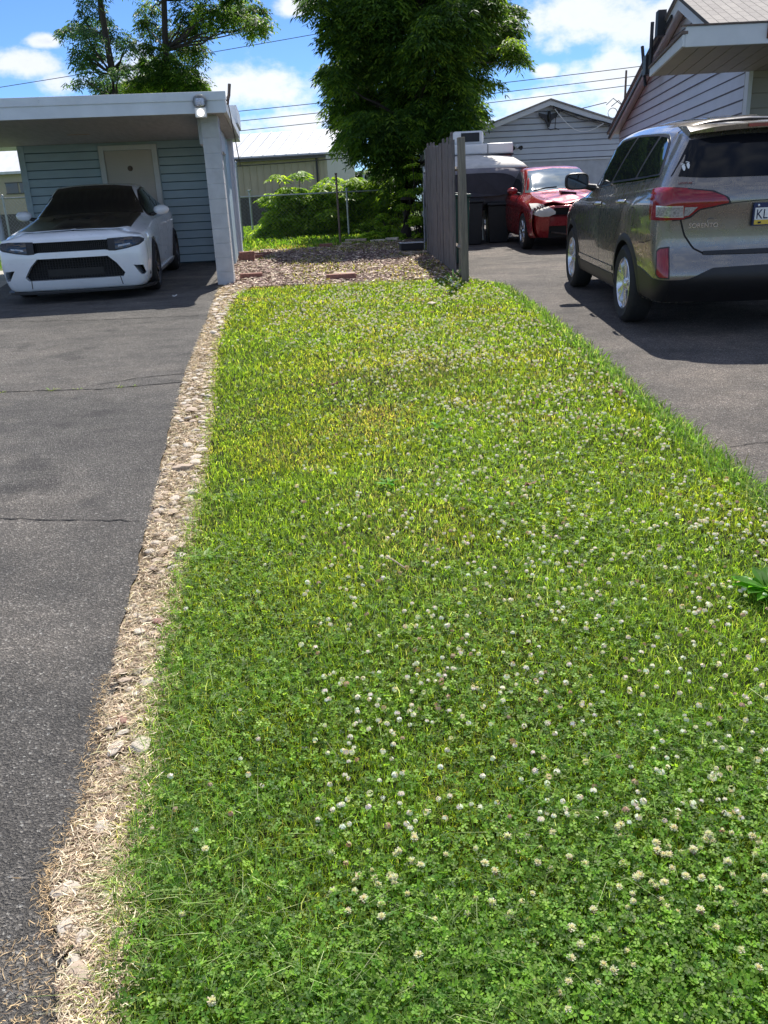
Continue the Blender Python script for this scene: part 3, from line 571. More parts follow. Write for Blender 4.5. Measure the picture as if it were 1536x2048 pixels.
d = MB(); d.b2((-2.43, WB-.06, dz0), (-2.335, WB-.004, dz0+2.12)); d.b2((-1.475, WB-.06, dz0), (-1.38, WB-.004, dz0+2.12)); d.b2((-2.334, WB-.059, dz0+2.035), (-1.476, WB-.004, dz0+2.119)); d.obj('door_frame', M_['trim'], cp, bevel=.003)
d = MB(); d.lathe([(.0, -.018), (.030, -.018), (.034, -.010), (.034, 0), (.048, 0), (.048, .006)], (-1.90, WB-.042, dz0+1.72), 'Y', 16); d.obj('door_knocker', M_['iron'], dr, smooth=40)
d = MB(); d.b2((-2.55, 2.1, ZC-.016), (-2.2, 2.22, ZC-.0105)); d.obj('ceiling_patch', M_['board'], cp)
mb = MB(); mb.tube([(.17, -.3, ZC+.12), (.20, -.3, ZC+.20), (.22, -.28, ZC+.34)], .022, 8); mb.tube([(.17, -.2, ZC+.10), (.20, -.34, ZC+.22)], .016, 8); mb.obj('antenna_bracket', M_['iron'], cp, smooth=40)
mb = MB(); mb.tube([(.16, -.1, ZC+.2), (.165, .9, ZC-.1), (.16, 2.0, ZC-.35), (.15, 3.0, ZC-.55)], .008, 6); mb.obj('cable', M_['wire'], cp)
# dusk light on the fascia
lx_, ly_ = rot2(-.19, -.50, O, TH)
lt = thing('security_light', 'round glass security light fixed on the carport fascia corner', 'light', (lx_, ly_, ZC+.02), TH)
mb = MB(); mb.lathe([(.0, .15), (.05, .145), (.085, .11), (.10, .06), (.095, .02), (.08, 0)], (0, 0, .03), n=24); mb.obj('dome', M_['clear'], lt, smooth=50)
mb = MB(); mb.lathe([(0, .0), (.082, 0), (.086, .012), (.06, .03), (.045, .10), (0, .11)], (0, 0, .02), n=24); mb.obj('reflector', M_['alloy'], lt, smooth=40)
mb = MB(); mb.b2((-.075, -.05, -.11), (.075, .045, .015)); mb.obj('housing', M_['white'], lt, bevel=.01)
mb = MB(); mb.lathe([(0, -.03), (.035, -.027), (.045, -.01), (.045, 0)], (0, -.052, -.05), 'Y', 16)
m, nt, b, o_ = newmat('lit_bulb'); b.inputs['Emission Color'].default_value = (1, .97, .9, 1); b.inputs['Emission Strength'].default_value = 1.6; M_['lit'] = m
mb.obj('bulb', M_['lit'], lt, smooth=60)
# ---- tan metal building far behind (gable end to the right)
def ribwall(mb, a, b_, z0, z1, y, n, mi=0, d=.04):
    for i in range(n):
        x0 = a+(b_-a)*i/n; wd = (b_-a)/n; mb.b2((x0, y-d, z0), (x0+wd*.12, y, z1), mi)
tb = thing('metal_building', 'long tan metal building with white ribbed roof behind the yard fence', 'building', (-2.05, 45, 0), R(-9))
gL, gR, yF, yB = -26., 0., 0., 8.2; z0, zE, zR = .7, 4.15, 5.5; yr = 3.9
mb = MB(); mb.b2((gL, yF, 2.32), (gR, yB, zE-.02)); mb.add([(gL, yF, zE-.02), (gL, yB, zE-.02), (gL, yr, zR-.05), (gR, yF, zE-.02), (gR, yB, zE-.02), (gR, yr, zR-.05)], [(0, 1, 2), (3, 5, 4), (0, 2, 5, 3), (1, 4, 5, 2)]); ribwall(mb, gL, gR, 2.35, zE-.25, yF, 72); mb.obj('upper_wall', M_['tan_metal'], tb)
mb = MB(); mb.b2((gL, yF+.01, z0-.4), (gR-.01, yB, 2.315)); ribwall(mb, gL, gR, z0-.3, 2.3, yF+.01, 72); mb.obj('lower_wall', M_['brown_metal'], tb)
mb = MB(); t = .08
for (ya, za, yb, zb) in ((yF-.35, zE-.02, yr, zR+.02), (yB+.35, zE-.02, yr, zR+.02)):
    mb.add([(gL-.2, ya, za), (gR+.25, ya, za), (gR+.25, yb, zb), (gL-.2, yb, zb), (gL-.2, ya, za-t), (gR+.25, ya, za-t), (gR+.25, yb, zb-t), (gL-.2, yb, zb-t)], [(0, 1, 2, 3), (7, 6, 5, 4), (0, 4, 5, 1), (1, 5, 6, 2), (2, 6, 7, 3), (3, 7, 4, 0)])
for i in range(44):
    xx = gL-.1+i*.59; mb.add([(xx-.025, yF-.36, zE+.0), (xx+.025, yF-.36, zE+.0), (xx+.025, yr, zR+.06), (xx-.025, yr, zR+.06), (xx-.025, yF-.36, zE-.05), (xx+.025, yF-.36, zE-.05)], [(0, 1, 2, 3), (4, 5, 1, 0)])
mb.obj('roof', M_['roof_metal'], tb)
mb = MB(); mb.b2((gL, yF-.50, zE-.26), (gR+.1, yF-.37, zE-.10)); mb.obj('gutter', M_['brown_metal'], tb)
mb = MB(); mb.tube([(gR-.45, yF-.12, zE-.2), (gR-.45, yF-.12, z0)], .05, 6); mb.obj('downspout', M_['black'], tb)
mb = MB(); mb.b2((gR-.08, yF-.06, z0), (gR+.06, yF+.08, zE-.3)); mb.obj('corner_trim', M_['tan_metal'], tb)
# second far building at left with windows
t2 = thing('metal_building', 'tan far building with white roof and two dark windows, left of the carport wall', 'building', (-17.2, 38, 0))
mb = MB(); mb.b2((-7, 0, 1.9), (3.2, 6, 3.45)); mb.obj('upper_wall', M_['tan_metal'], t2); mb = MB(); mb.b2((-7, .02, .5), (3.19, 6, 1.895)); mb.obj('lower_wall', M_['brown_metal'], t2)
mb = MB()
mb.add([(-7.3, -.3, 3.55), (3.5, -.3, 3.55), (3.5, 3.4, 4.75), (-7.3, 3.4, 4.75), (-7.3, -.3, 3.45), (3.5, -.3, 3.45), (3.5, 3.4, 4.65), (-7.3, 3.4, 4.65)], [(0, 1, 2, 3), (7, 6, 5, 4), (0, 4, 5, 1), (1, 5, 6, 2), (2, 6, 7, 3), (3, 7, 4, 0)]); mb.obj('roof', M_['roof_metal'], t2)
for xx in (2.02, 2.60): mb = MB(); mb.b2((xx, -.03, 2.72), (xx+.5, -.004, 3.10)); wv = mb.obj('window', M_['glass'], t2); mb = MB(); mb.b2((xx-.03, -.045, 3.101), (xx+.53, -.005, 3.14)); mb.b2((xx-.03, -.045, 2.68), (xx+.53, -.005, 2.719)); mb.obj('frame', M_['brown_metal'], wv)
# ---- garage with eagle
gy = 26.; gx = 5.17; hw_ = 2.95; sl_ = .33; za = 4.07
gt = lambda s: za-.10-abs(s)*sl_
ga = thing('garage', 'pale blue-grey sided garage with white block base and low gable, behind the red car', 'garage', (gx, gy, 0))
mb = MB(); zb_ = gz(gy)-.1; mb.prism([(-hw_, 2.52), (hw_, 2.52), (hw_, gt(hw_)), (0, gt(0)), (-hw_, gt(hw_))], .02, 7); mb.obj('wall', M_['garage_siding'], ga)
mb = MB(); siding(mb, hw_, 2.56, gt, .155, 0.0, .016, -hw_); mb.obj('siding', [M_['garage_siding'], M_['lap_shadow']], ga, fix=False)
mb = MB(); mb.b2((-hw_+.02, -.005, zb_), (hw_-.02, 6.9, 2.519)); mb.obj('block_base', M_['block'], ga)
mb = MB(); mb.b2((-hw_, -.035, 2.50), (hw_, -.002, 2.545)); mb.obj('base_trim', M_['trim'], ga)
def rake(mb, pts, y0, y1, th_):        # sloped boards along a polyline of (s,z)
    for (a, za_), (b_, zb2) in zip(pts, pts[1:]):
        mb.add([(a, y0, za_), (b_, y0, zb2), (b_, y0, zb2-th_), (a, y0, za_-th_), (a, y1, za_), (b_, y1, zb2), (b_, y1, zb2-th_), (a, y1, za_-th_)], [(0, 3, 2, 1), (4, 5, 6, 7), (0, 1, 5, 4), (2, 3, 7, 6), (0, 4, 7, 3), (1, 2, 6, 5)])
mb = MB(); rake(mb, [(-hw_-.3, za-(hw_+.3)*sl_), (0, za), (hw_+.3, za-(hw_+.3)*sl_)], -.22, -.19, .13); mb.obj('rake_board', M_['trim'], ga)
mb = MB(); rake(mb, [(-hw_-.35, za-(hw_+.35)*sl_+.045), (0, za+.045), (hw_+.35, za-(hw_+.35)*sl_+.045)], -.26, 7.1, .04); mb.obj('roof', M_['shingle'], ga)
mb = MB(); mb.b2((-hw_+.4, -.03, zb_), (-hw_+3.6, -.008, 2.3)); mb.obj('garage_door', M_['trim'], ga, bevel=.004)
mb = MB(); mb.tube([(0.05, -.26, za-.16), (.9, -.27, za-.47), (1.5, -.27, za-.62), (2.4, -.27, za-.92), (2.9, -.27, za-1.05)], .018, 6); mb.tube([(0.05, -.27, za-.2), (.8, -.28, za-.52), (1.6, -.28, za-.70), (2.9, -.28, za-1.12)], .012, 6); mb.obj('service_cable', M_['wire'], ga)
mb = MB(); P_ = [(0.1+.115*i, -.30, za-.24-.42*math.sin(PI*i/12)*.9-.035*i) for i in range(13)]; mb.tube(P_, .010, 6); mb.obj('white_cable', M_['white'], ga)
# eagle: black flat ornament with real thickness
eg = thing('eagle_ornament', 'black spread-winged eagle ornament on the garage gable', 'ornament', (gx-.02, gy-.06, 3.68))
out = [(-.30, .10), (-.27, .02), (-.22, -.01), (-.20, -.06), (-.14, -.07), (-.09, -.12), (-.06, -.22), (-.02, -.30), (.03, -.28), (.05, -.20), (.08, -.12), (.15, -.07), (.22, -.04), (.25, .02), (.29, .05), (.31, .13), (.22, .08), (.12, .06), (.06, .04), (.05, .11), (.0, .13), (-.04, .09), (-.03, .04), (-.10, .05), (-.2, .07)]
mb = MB(); mb.prism(out, -.04, -.015); mb.obj('wings', M_['black'], eg, bevel=.004)
mb = MB(); mb.lathe([(0, -.17), (.03, -.13), (.05, -.03), (.045, .05), (.03, .1), (0, .13)], (.005, -.045, 0), n=12); mb.obj('body', M_['black'], eg, smooth=60)
mb = MB(); mb.tube([(-.04, -.03, -.30), (.05, -.04, -.36), (.20, -.03, -.33), (.30, -.03, -.36)], .012, 6); mb.tube([(.18, -.03, -.34), (.2, -.03, .02)], .01, 6); mb.obj('perch', M_['black'], eg)
fl_ = thing('flood_light', 'small twin floodlight on the garage siding above the camper', 'light', (gx-.92, gy-.06, 2.92))
for sx in (-1, 1): mb = MB(); mb.lathe([(.0, 0), (.03, .0), (.06, .10), (.055, .105), (0, .09)], (0, 0, 0), n=12); q = mb.obj('lamp_head', M_['black'], fl_, smooth=50); q.rotation_euler = (R(100), 0, R(25)*sx); q.location = (sx*.07, -.06, -.02)
mb = MB(); mb.lathe([(0, -.05), (.06, -.04), (.07, 0)], (0, .055, .02), 'Y', 12); mb.tube([(0, .02, 0), (0, -.03, -.01)], .02, 8); mb.obj('base', M_['trim'], fl_, smooth=40)
# ---- house at right: gable wall running back, frontal wing, porch canopy
A0 = Vector((4.62, 11.1)); A1 = Vector((5.65, 20.4)); LW = (A1-A0).length; ang = math.atan2((A1-A0).y, (A1-A0).x)
hs = thing('house', 'lilac-grey sided house with steep gable, louvred vent and shingle roof beyond the silver car', 'house', (A0.x, A0.y, 0), ang)
# local x runs back along the wall, local +y points left (towards the driveway); siding() faces -y so mirror
sA = 3.32; zA = 4.24
top = lambda s: (zA-(sA-s)*.36 if s < sA else zA-(s-sA)*.228)
gzl = lambda s: gz(11.1+s*.99)
mb = MB(); pr_ = [(.22, gzl(0)-.2), (LW, gzl(LW)-.2), (LW, top(LW)-.06), (sA, top(sA)-.06), (.22, top(.22)-.06)]; mb.prism(pr_, -.25, -.004); mb.obj('wall', M_['grey_siding'], hs)
mb = MB(); siding(mb, LW, gzl(0), lambda s: top(s)-.04, .150, 0, .016, 0); mb.v = [(a, -b_, c) for a, b_, c in mb.v]; mb.obj('siding', [M_['grey_siding'], M_['lap_shadow']], hs, fix=False)
mb = MB(); rake(mb, [(-.1, top(-.1)), (sA, zA), (LW+.15, top(LW+.15))], .17, .20, .16); rake(mb, [(-.1, top(-.1)-.15), (sA, zA-.15)], .018, .045, .05); mb.obj('rake_board', M_['trim'], hs)
mb = MB(); rake(mb, [(-.15, top(-.15)+.05), (sA, zA+.05), (LW+.3, top(LW+.3)+.05)], -7.5, .24, .05); mb.obj('roof', M_['shingle'], hs)
mb = MB(); rake(mb, [(-.12, top(-.12)-.012), (sA, zA-.012), (LW+.2, top(LW+.2)-.012)], .0, .169, .02); mb.obj('rake_soffit', M_['trim'], hs)
mb = MB(); mb.b2((-.05, .0, gzl(0)-.2), (.10, .045, top(0)-.2)); mb.obj('corner_trim', M_['trim'], hs)
mb = MB(); rake(mb, [(sA+.3, top(sA+.3)-.10), (LW+.1, top(LW+.1)-.10)], .21, .24, .05); mb.obj('gutter', M_['black'], hs)
vz = 3.60; v_ = MB(); v_.b2((2.55, .018, vz-.14), (2.60, .055, vz+.16)); v_.b2((3.25, .018, vz-.14), (3.30, .055, vz+.16)); v_.b2((2.601, .018, vz+.11), (3.249, .054, vz+.16)); v_.b2((2.601, .018, vz-.14), (3.249, .054, vz-.09)); v_.b2((2.89, .018, vz-.089), (2.96, .055, vz+.109)); ve = v_.obj('gable_vent', M_['trim'], hs)
v_ = MB()
for i in range(4):
    for q0 in (2.605, 2.965): v_.box((q0+.14, .035, vz-.06+i*.047), (.28, .03, .012), rx=R(-40))
v_.obj('louvre', M_['trim'], ve); v_ = MB(); v_.b2((2.602, .006, vz-.088), (3.248, .017, vz+.108)); v_.obj('vent_backing', M_['dark'], ve)
wz = gz(14)+1.62; v_ = MB(); v_.b2((2.25, .018, wz-.9), (3.25, .05, wz)); wn = v_.obj('window', M_['glass'], hs)
v_ = MB(); v_.b2((2.19, .016, wz-.95), (2.249, .075, wz+.06)); v_.b2((3.251, .016, wz-.95), (3.31, .075, wz+.06)); v_.b2((2.25, .016, wz+.001), (3.25, .074, wz+.06)); v_.b2((2.25, .052, wz-.22), (3.25, .07, wz-.18)); v_.obj('frame', M_['trim'], wn)
v_ = MB(); v_.tube([(.42, .09, gzl(.4)), (.42, .09, gzl(.4)+1.72), (.44, .09, gzl(.4)+1.80), (.62, .09, gzl(.4)+1.80), (.66, .09, gzl(.4)+1.76)], .055, 12); v_.obj('vent_pipe', M_['pvc'], hs, smooth=50)
v_ = MB(); v_.b2((sA+.75, .21, top(sA+.75)-.20), (sA+.95, .34, top(sA+.75)+.16)); v_.tube([(sA+1.4, .3, top(sA+1.4)-.5), (sA+1.4, .3, top(sA+1.4)+.25)], .03, 8); v_.tube([(sA+2.0, .25, top(sA+2)-.5), (sA+2.2, .3, top(sA+2)+.15)], .03, 8); v_.b2((sA+1.7, .21, top(sA+2)-.35), (sA+1.95, .32, top(sA+2)-.05)); v_.tube([(sA+.8, .25, top(sA+.8)-.12), (sA+2.2, .25, top(sA+2.2)-.12)], .02, 6); v_.obj('service_bracket', M_['black'], hs)
v_ = MB()                                   # front wing wall, facing the street (world axes)
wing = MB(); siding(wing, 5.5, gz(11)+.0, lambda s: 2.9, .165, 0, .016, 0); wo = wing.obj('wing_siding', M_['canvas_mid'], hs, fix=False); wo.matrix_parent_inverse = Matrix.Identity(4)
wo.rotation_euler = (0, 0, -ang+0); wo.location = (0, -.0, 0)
M_['wing'] = plain('taupe_siding', (.34, .32, .27), .55, var=.06, scale=3); wo.data.materials.clear(); wo.data.materials.append(M_['wing']); wo.data.materials.append(M_['lap_shadow'])
v_ = MB(); v_.b2((.0, .012, gz(11)-.2), (5.5, .2, 2.9)); q = v_.obj('wing_wall', M_['wing'], hs); q.rotation_euler = (0, 0, -ang)
# porch canopy attached to the wing
cn = thing('porch_canopy', 'flat white metal porch canopy with ribbed soffit and a rusty bracket, above the silver car', 'canopy', (0, 0, 0))
X0, Y0, X1, Y1 = 3.22, 9.45, 9.5, 11.09; zf, zk = 2.86, 2.80
def slab(mb, x0, x0b, y0, x1, y1, za_, zb2, th_):
    mb.add([(x0, y0, za_), (x1, y0, za_), (x1, y1, zb2), (x0b, y1, zb2), (x0, y0, za_+th_), (x1, y0, za_+th_), (x1, y1, zb2+th_), (x0b, y1, zb2+th_)], [(3, 2, 1, 0), (4, 5, 6, 7), (0, 1, 5, 4), (1, 2, 6, 5), (2, 3, 7, 6), (3, 0, 4, 7)])
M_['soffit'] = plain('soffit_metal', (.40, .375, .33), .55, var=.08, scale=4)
mb = MB(); slab(mb, X0, 3.42, Y0, X1, Y1, zf+.02, zk+.02, .03); mb.obj('deck', M_['trim'], cn)
mb = MB()
for i in range(36):
    a = X0+.01+i*.175; sh_ = .2; mb.add([(a, Y0+.01, zf+.0), (a+.165, Y0+.01, zf+.0), (a+.165+sh_, Y1, zk+.0), (a+sh_, Y1, zk+.0), (a, Y0+.01, zf+.018), (a+.175, Y0+.01, zf+.018), (a+.175+sh_, Y1, zk+.018), (a+sh_, Y1, zk+.018)], [(3, 2, 1, 0), (0, 1, 5, 4), (1, 2, 6, 5), (3, 0, 4, 7)])
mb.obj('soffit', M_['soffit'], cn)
mb = MB(); mb.b2((X0, Y0-.035, zf-.015), (X1, Y0-.005, zf+.17)); mb.add([(X0-.03, Y0-.03, zf-.01), (X0, Y0-.03, zf-.01), (3.42, Y1, zk-.01), (3.39, Y1, zk-.01), (X0-.03, Y0-.03, zf+.10), (X0, Y0-.03, zf+.10), (3.42, Y1, zk+.08), (3.39, Y1, zk+.08)], [(3, 2, 1, 0), (4, 5, 6, 7), (0, 1, 5, 4), (1, 2, 6, 5), (2, 3, 7, 6), (3, 0, 4, 7)]); mb.obj('fascia', M_['trim'], cn, bevel=.006)
mb = MB(); mb.b2((X0-.04, Y0-.05, zf+.171), (X1, Y0-.0, zf+.185)); mb.add([(X0-.05, Y0-.04, zf+.102), (X0+.02, Y0-.04, zf+.102), (3.44, Y1, zk+.082), (3.37, Y1, zk+.082), (X0-.05, Y0-.04, zf+.13), (X0+.02, Y0-.04, zf+.13), (3.44, Y1, zk+.10), (3.37, Y1, zk+.10)], [(3, 2, 1, 0), (4, 5, 6, 7), (0, 1, 5, 4), (1, 2, 6, 5), (2, 3, 7, 6), (3, 0, 4, 7)]); mb.obj('drip_edge', M_['iron'], cn)
mb = MB(); mb.b2((4.03, Y0-.055, zf+.03), (4.10, Y0-.036, zf+.185)); mb.tube([(4.065, Y0-.06, zf+.16), (4.04, Y0-.08, zf+.1), (4.065, Y0-.06, zf+.05)], .012, 6); mb.obj('rusty_bracket', M_['rust'], cn)
# ================================================================== fences and posts
fp = thing('plank_fence', 'weathered grey plank privacy fence with jagged board tops beside the mulch bed', 'fence')
mb = MB(); F0, F1 = Vector((1.24, 12.95)), Vector((1.05, 16.6)); fd = (F1-F0).normalized(); fa = math.atan2(fd.y, fd.x); Lf = (F1-F0).length; n = 26
for i in range(n):
    p = F0+fd*(i+.5)*Lf/n; zt = gz(p.y)+random.uniform(1.80, 1.90)+(.06 if i == 1 else 0); zb2 = gz(p.y)+random.uniform(.01, .05); wd = Lf/n*.97
    ang_ = fa+random.uniform(-.05, .05); mb.box((p.x+random.uniform(-.008, .008), p.y, (zt+zb2)/2), (wd, .018, zt-zb2), rz=ang_, ry=random.uniform(-.008, .008))
mb.obj('boards', M_['grey_wood'], fp)
for hh in (.4, 1.45): mb = MB(); mb.tube([(F0.x+.05, F0.y-.4, gz(F0.y)+hh), (F1.x+.05, F1.y, gz(F1.y)+hh)], .03, 4); mb.obj('rail', M_['post_wood'], fp)
for q in (.0, .55, .98): mb = MB(); p = F0+fd*Lf*q; mb.box((p.x+.09, p.y, gz(p.y)+.9), (.09, .09, 1.85)); mb.obj('post', M_['post_wood'], fp)
mb = MB(); mb.box((1.27, 12.12, gz(12.1)+.90), (.092, .092, 1.90), rz=.1, ry=R(-1.3)); tag(mb.obj('fence_post', M_['post_wood'], bevel=.004), 'bare tan wooden post standing free at the near end of the plank fence', 'post')
for (px, Y, r_, hgt, lab) in ((681, 19.55, .022, 1.46, 'thin rusty steel stake in the mulch bed'),):
    p = atY(px, 490, Y); mb = MB(); mb.tube([(p.x, Y, gz(Y)-.02), (p.x-.01, Y, gz(Y)+hgt)], r_, 8); mb.lathe([(0, .03), (.03, .02), (.03, 0), (.022, -.01)], (p.x-.01, Y, gz(Y)+hgt), n=10); tag(mb.obj('stake', M_['iron'], smooth=50), lab, 'stake')
def chainlink(label, A, B, h, posts, tops=None, mesh_step=.10):
    t = thing('chain_link_fence', label, 'fence'); A, B = Vector(A), Vector(B); L = (B-A).length; d = (B-A)/L
    P = lambda s, z: (A.x+d.x*s, A.y+d.y*s, gz(A.y+d.y*s)+z)
    mb = MB(); mb.tube([P(0, h), P(L, h)], .021, 6); mb.obj('top_rail', M_['galv'], t, smooth=60)
    mb = MB(); wv = .0022; i = -h
    while i < L:
        for sg in (0, 1):
            s0, s1 = max(i, 0), min(i+h, L)
            if s1-s0 > .03:
                z0_, z1_ = (s0-i, s1-i) if sg == 0 else (h-(s0-i), h-(s1-i)); a, b_ = P(s0, z0_), P(s1, z1_)
                mb.add([(a[0]-wv, a[1]-wv, a[2]), (a[0]+wv, a[1], a[2]), (a[0], a[1]+wv, a[2]+wv), (b_[0]-wv, b_[1]-wv, b_[2]), (b_[0]+wv, b_[1], b_[2]), (b_[0], b_[1]+wv, b_[2]+wv)], [(0, 1, 4, 3), (1, 2, 5, 4), (2, 0, 3, 5)])
        i += mesh_step
    mb.obj('mesh', M_['galv'], t, fix=False)
    for s, hh in posts: mb = MB(); mb.tube([P(s, -.05), P(s, hh)], .028, 8); mb.lathe([(0, .05), (.03, .03), (.034, 0)], P(s, hh), n=8); mb.obj('post', M_['galv'], t, smooth=50)
chainlink('chain link fence crossing the back of the yard in front of the bushes', (-3.45, 22.6), (1.7, 23.2), 1.03, [(.18, 1.82), (2.9, 1.08), (5.0, 1.06)])
chainlink('chain link fence running back behind the plank fence', (1.02, 17.0), (1.45, 22.9), 1.05, [(2.9, 1.5), (5.7, 1.06)], mesh_step=.09)
chainlink('chain link fence seen under the carport roof at far left', (-12.5, 24), (-6.3, 23), 1.25, [(.1, 1.3), (3.0, 1.3), (6.0, 1.3)])
p = atY(500, 400, 24.3); mb = MB(); mb.tube([(p.x, 24.3, gz(24)), (p.x, 24.3, gz(24)+1.15)], .03, 8); mb.lathe([(0, .03), (.07, .025), (.07, 0), (.03, -.01)], (p.x, 24.3, gz(24)+1.15), n=10); tag(mb.obj('vent_post', M_['galv'], smooth=50), 'short capped metal post just beyond the wire fence', 'post')
# steel mast and utility lines
mp = thing('utility_mast', 'thin dark service mast with looped wires above the garage roof', 'mast', (7.75, 27.6, 0))
mb = MB(); mb.tube([(0, 0, 2.0), (0, 0, 4.95)], [.045, .03], 8); mb.obj('pole', M_['iron'], mp, smooth=50)
mb = MB(); mb.tube([(-.4, 0, 4.0), (-.2, -.05, 4.15), (-.05, 0, 4.0)], .012, 5); mb.tube([(-.05, 0, 4.0), (-.35, .0, 4.22), (-.55, 0, 4.05)], .012, 5)
mb.tube([(-.35+.14*math.cos(a), 0, 3.82+.14*math.sin(a)) for a in np.linspace(0, 2*PI, 13)], .010, 5); mb.obj('wire_loop', M_['wire'], mp)
mb = MB(); mb.tube([(-2.1, -1.8, 3.75), (-.6, -.2, 4.1)], .012, 5); mb.obj('service_drop', M_['wire'], mp)
def wire(px0, py0, px1, py1, Y, label, r_=.02, sag=.15):
    a, b_ = atY(px0, py0, Y), atY(px1, py1, Y+.5); P = [a.lerp(b_, i/24) - Vector((0, 0, sag*4*(i/24)*(1-i/24))) for i in range(25)]
    mb = MB(); mb.tube(P, r_, 5); tag(mb.obj('power_line', M_['wire']), label, 'power line')
wire(-150, 198, 1000, 0, 60, 'highest overhead wire sloping up to the right behind the big tree', .02)
wire(380, 232, 1536, 100, 60, 'top wire of the three parallel power lines', .022); wire(380, 252, 1536, 118, 60, 'middle wire of the three parallel power lines', .022); wire(380, 272, 1536, 134, 60, 'lowest wire of the three parallel power lines', .022)
wire(440, 322, 800, 296, 33, 'upper thick cable crossing below the eave of the tan building', .02, .05); wire(440, 334, 800, 304, 33, 'lower thick cable crossing just below the tan building gutter', .02, .05)
for (px, py0, py1, lab) in ((661, 216, 243, 'small wire spreader frame on the power lines left of the big tree'), (1298, 122, 149, 'small wire spreader frame on the power lines by the house roof')):
    a, b_ = atY(px-1.5, py0, 59.9), atY(px+1, py1, 59.9); mb = MB(); mb.tube([a, (a.x-.02, a.y, b_.z)], .035, 5); mb.tube([(a.x+.12, a.y, a.z), (a.x+.2, a.y, b_.z)], .035, 5); tag(mb.obj('wire_spreader', M_['wire']), lab, 'spreader')
p = atY(726, 345, 50); mb = MB(); mb.tube([(p.x, 50, .7), (p.x, 50, p.z)], .07, 8); tag(mb.obj('light_pole', M_['galv'], smooth=50), 'distant pale pole between tan building and big tree', 'pole')
# ================================================================== yard debris
def brick(px, py, label, l=.30, rz=0, n=1, mat='brick', tilt=0, hh=.07, wd=.13):
    x_, y_ = G2(px, py)
    for k in range(n):
        mb = MB(); mb.box((0, 0, hh/2), (l*random.uniform(.9, 1.05), wd, hh), jit=.004); o = mb.obj('brick' if mat == 'brick' else 'board', M_[mat], bevel=.004); o.location = (x_+random.uniform(-.02, .02), y_, gz(y_)+k*hh+.012); o.rotation_euler = (tilt, 0, rz+random.uniform(-.15, .15))
        tag(o, label if n == 1 else (label+', '+('bottom one', 'middle one', 'top one')[k if n == 3 else (0 if k == 0 else 2)]), 'brick' if mat == 'brick' else 'board')
brick(505, 557, 'reddish edging brick lying near the carport pillar base', .34)
brick(681, 559, 'long brick in the front middle of the mulch bed', .46); brick(687, 551, 'thin split board leaning across the front middle brick', .36, -.3, 1, 'board', .1, .03, .10); brick(660, 556, 'small pale board piece left of the front middle brick', .2, .2, 1, 'board', 0, .025)
brick(494, 523, 'stacked brick by the carport rear corner', .30, .1, 3, wd=.2, hh=.055); brick(512, 518, 'flat brick beside the stack at the carport rear corner', .34, 0, 1, wd=.2); brick(525, 511, 'flat brown slab behind the brick stack', .34, 0, 1, wd=.2, hh=.05); brick(500, 509, 'long thin board behind the brick stack', .34, 0, 1, 'board', 0, .03)
brick(534, 502, 'thin board at the back edge of the mulch bed near the carport', .32, .1, 1, 'board', 0, .03); brick(651, 495, 'single red brick at the back of the bed, left of the steel stake', .30)
brick(712, 484, 'long brown plank at the back of the bed, right of the steel stake', .52, -.25, 1, 'board', .08, .05); brick(692, 489, 'pale broken board at the foot of the plank', .28, .25, 1, 'board', .1, .03); brick(755, 484, 'whitish broken board near the big tree', .34, .3, 1, 'stone', .05, .04); brick(783, 481, 'pale stump piece near the big tree', .3, -.2, 1, 'stone', .1, .05)
brick(830, 508, 'flat board under the black crate', .55, .1, 1, 'board', 0, .03); brick(812, 505, 'thin weathered plank sticking out left of the black crate', .4, .3, 1, 'board', 0, .025)
x_, y_ = G2(820, 502); cr = thing('crate', 'low black plastic crate near the plank fence', 'crate', (x_+.02, y_-.2, gz(y_)+.03), .1); cr.scale = (.95, .9, .8)
mb = MB(); L_, W_, H_ = .46, .34, .17
for a, b_ in (((-L_/2, -W_/2), (L_/2, -W_/2+.015)), ((-L_/2, W_/2-.015), (L_/2, W_/2)), ((-L_/2, -W_/2+.016), (-L_/2+.015, W_/2-.016)), ((L_/2-.015, -W_/2+.016), (L_/2, W_/2-.016))): mb.b2((a[0], a[1], 0), (b_[0], b_[1], H_))
mb.b2((-L_/2+.016, -W_/2+.016, 0), (L_/2-.016, W_/2-.016, .015)); mb.obj('body', M_['black'], cr, bevel=.004); mb = MB(); mb.tube([(-L_/2, -W_/2, H_), (L_/2, -W_/2, H_), (L_/2, W_/2, H_), (-L_/2, W_/2, H_), (-L_/2, -W_/2, H_)], .009, 6); mb.obj('rim', M_['trim'], cr)
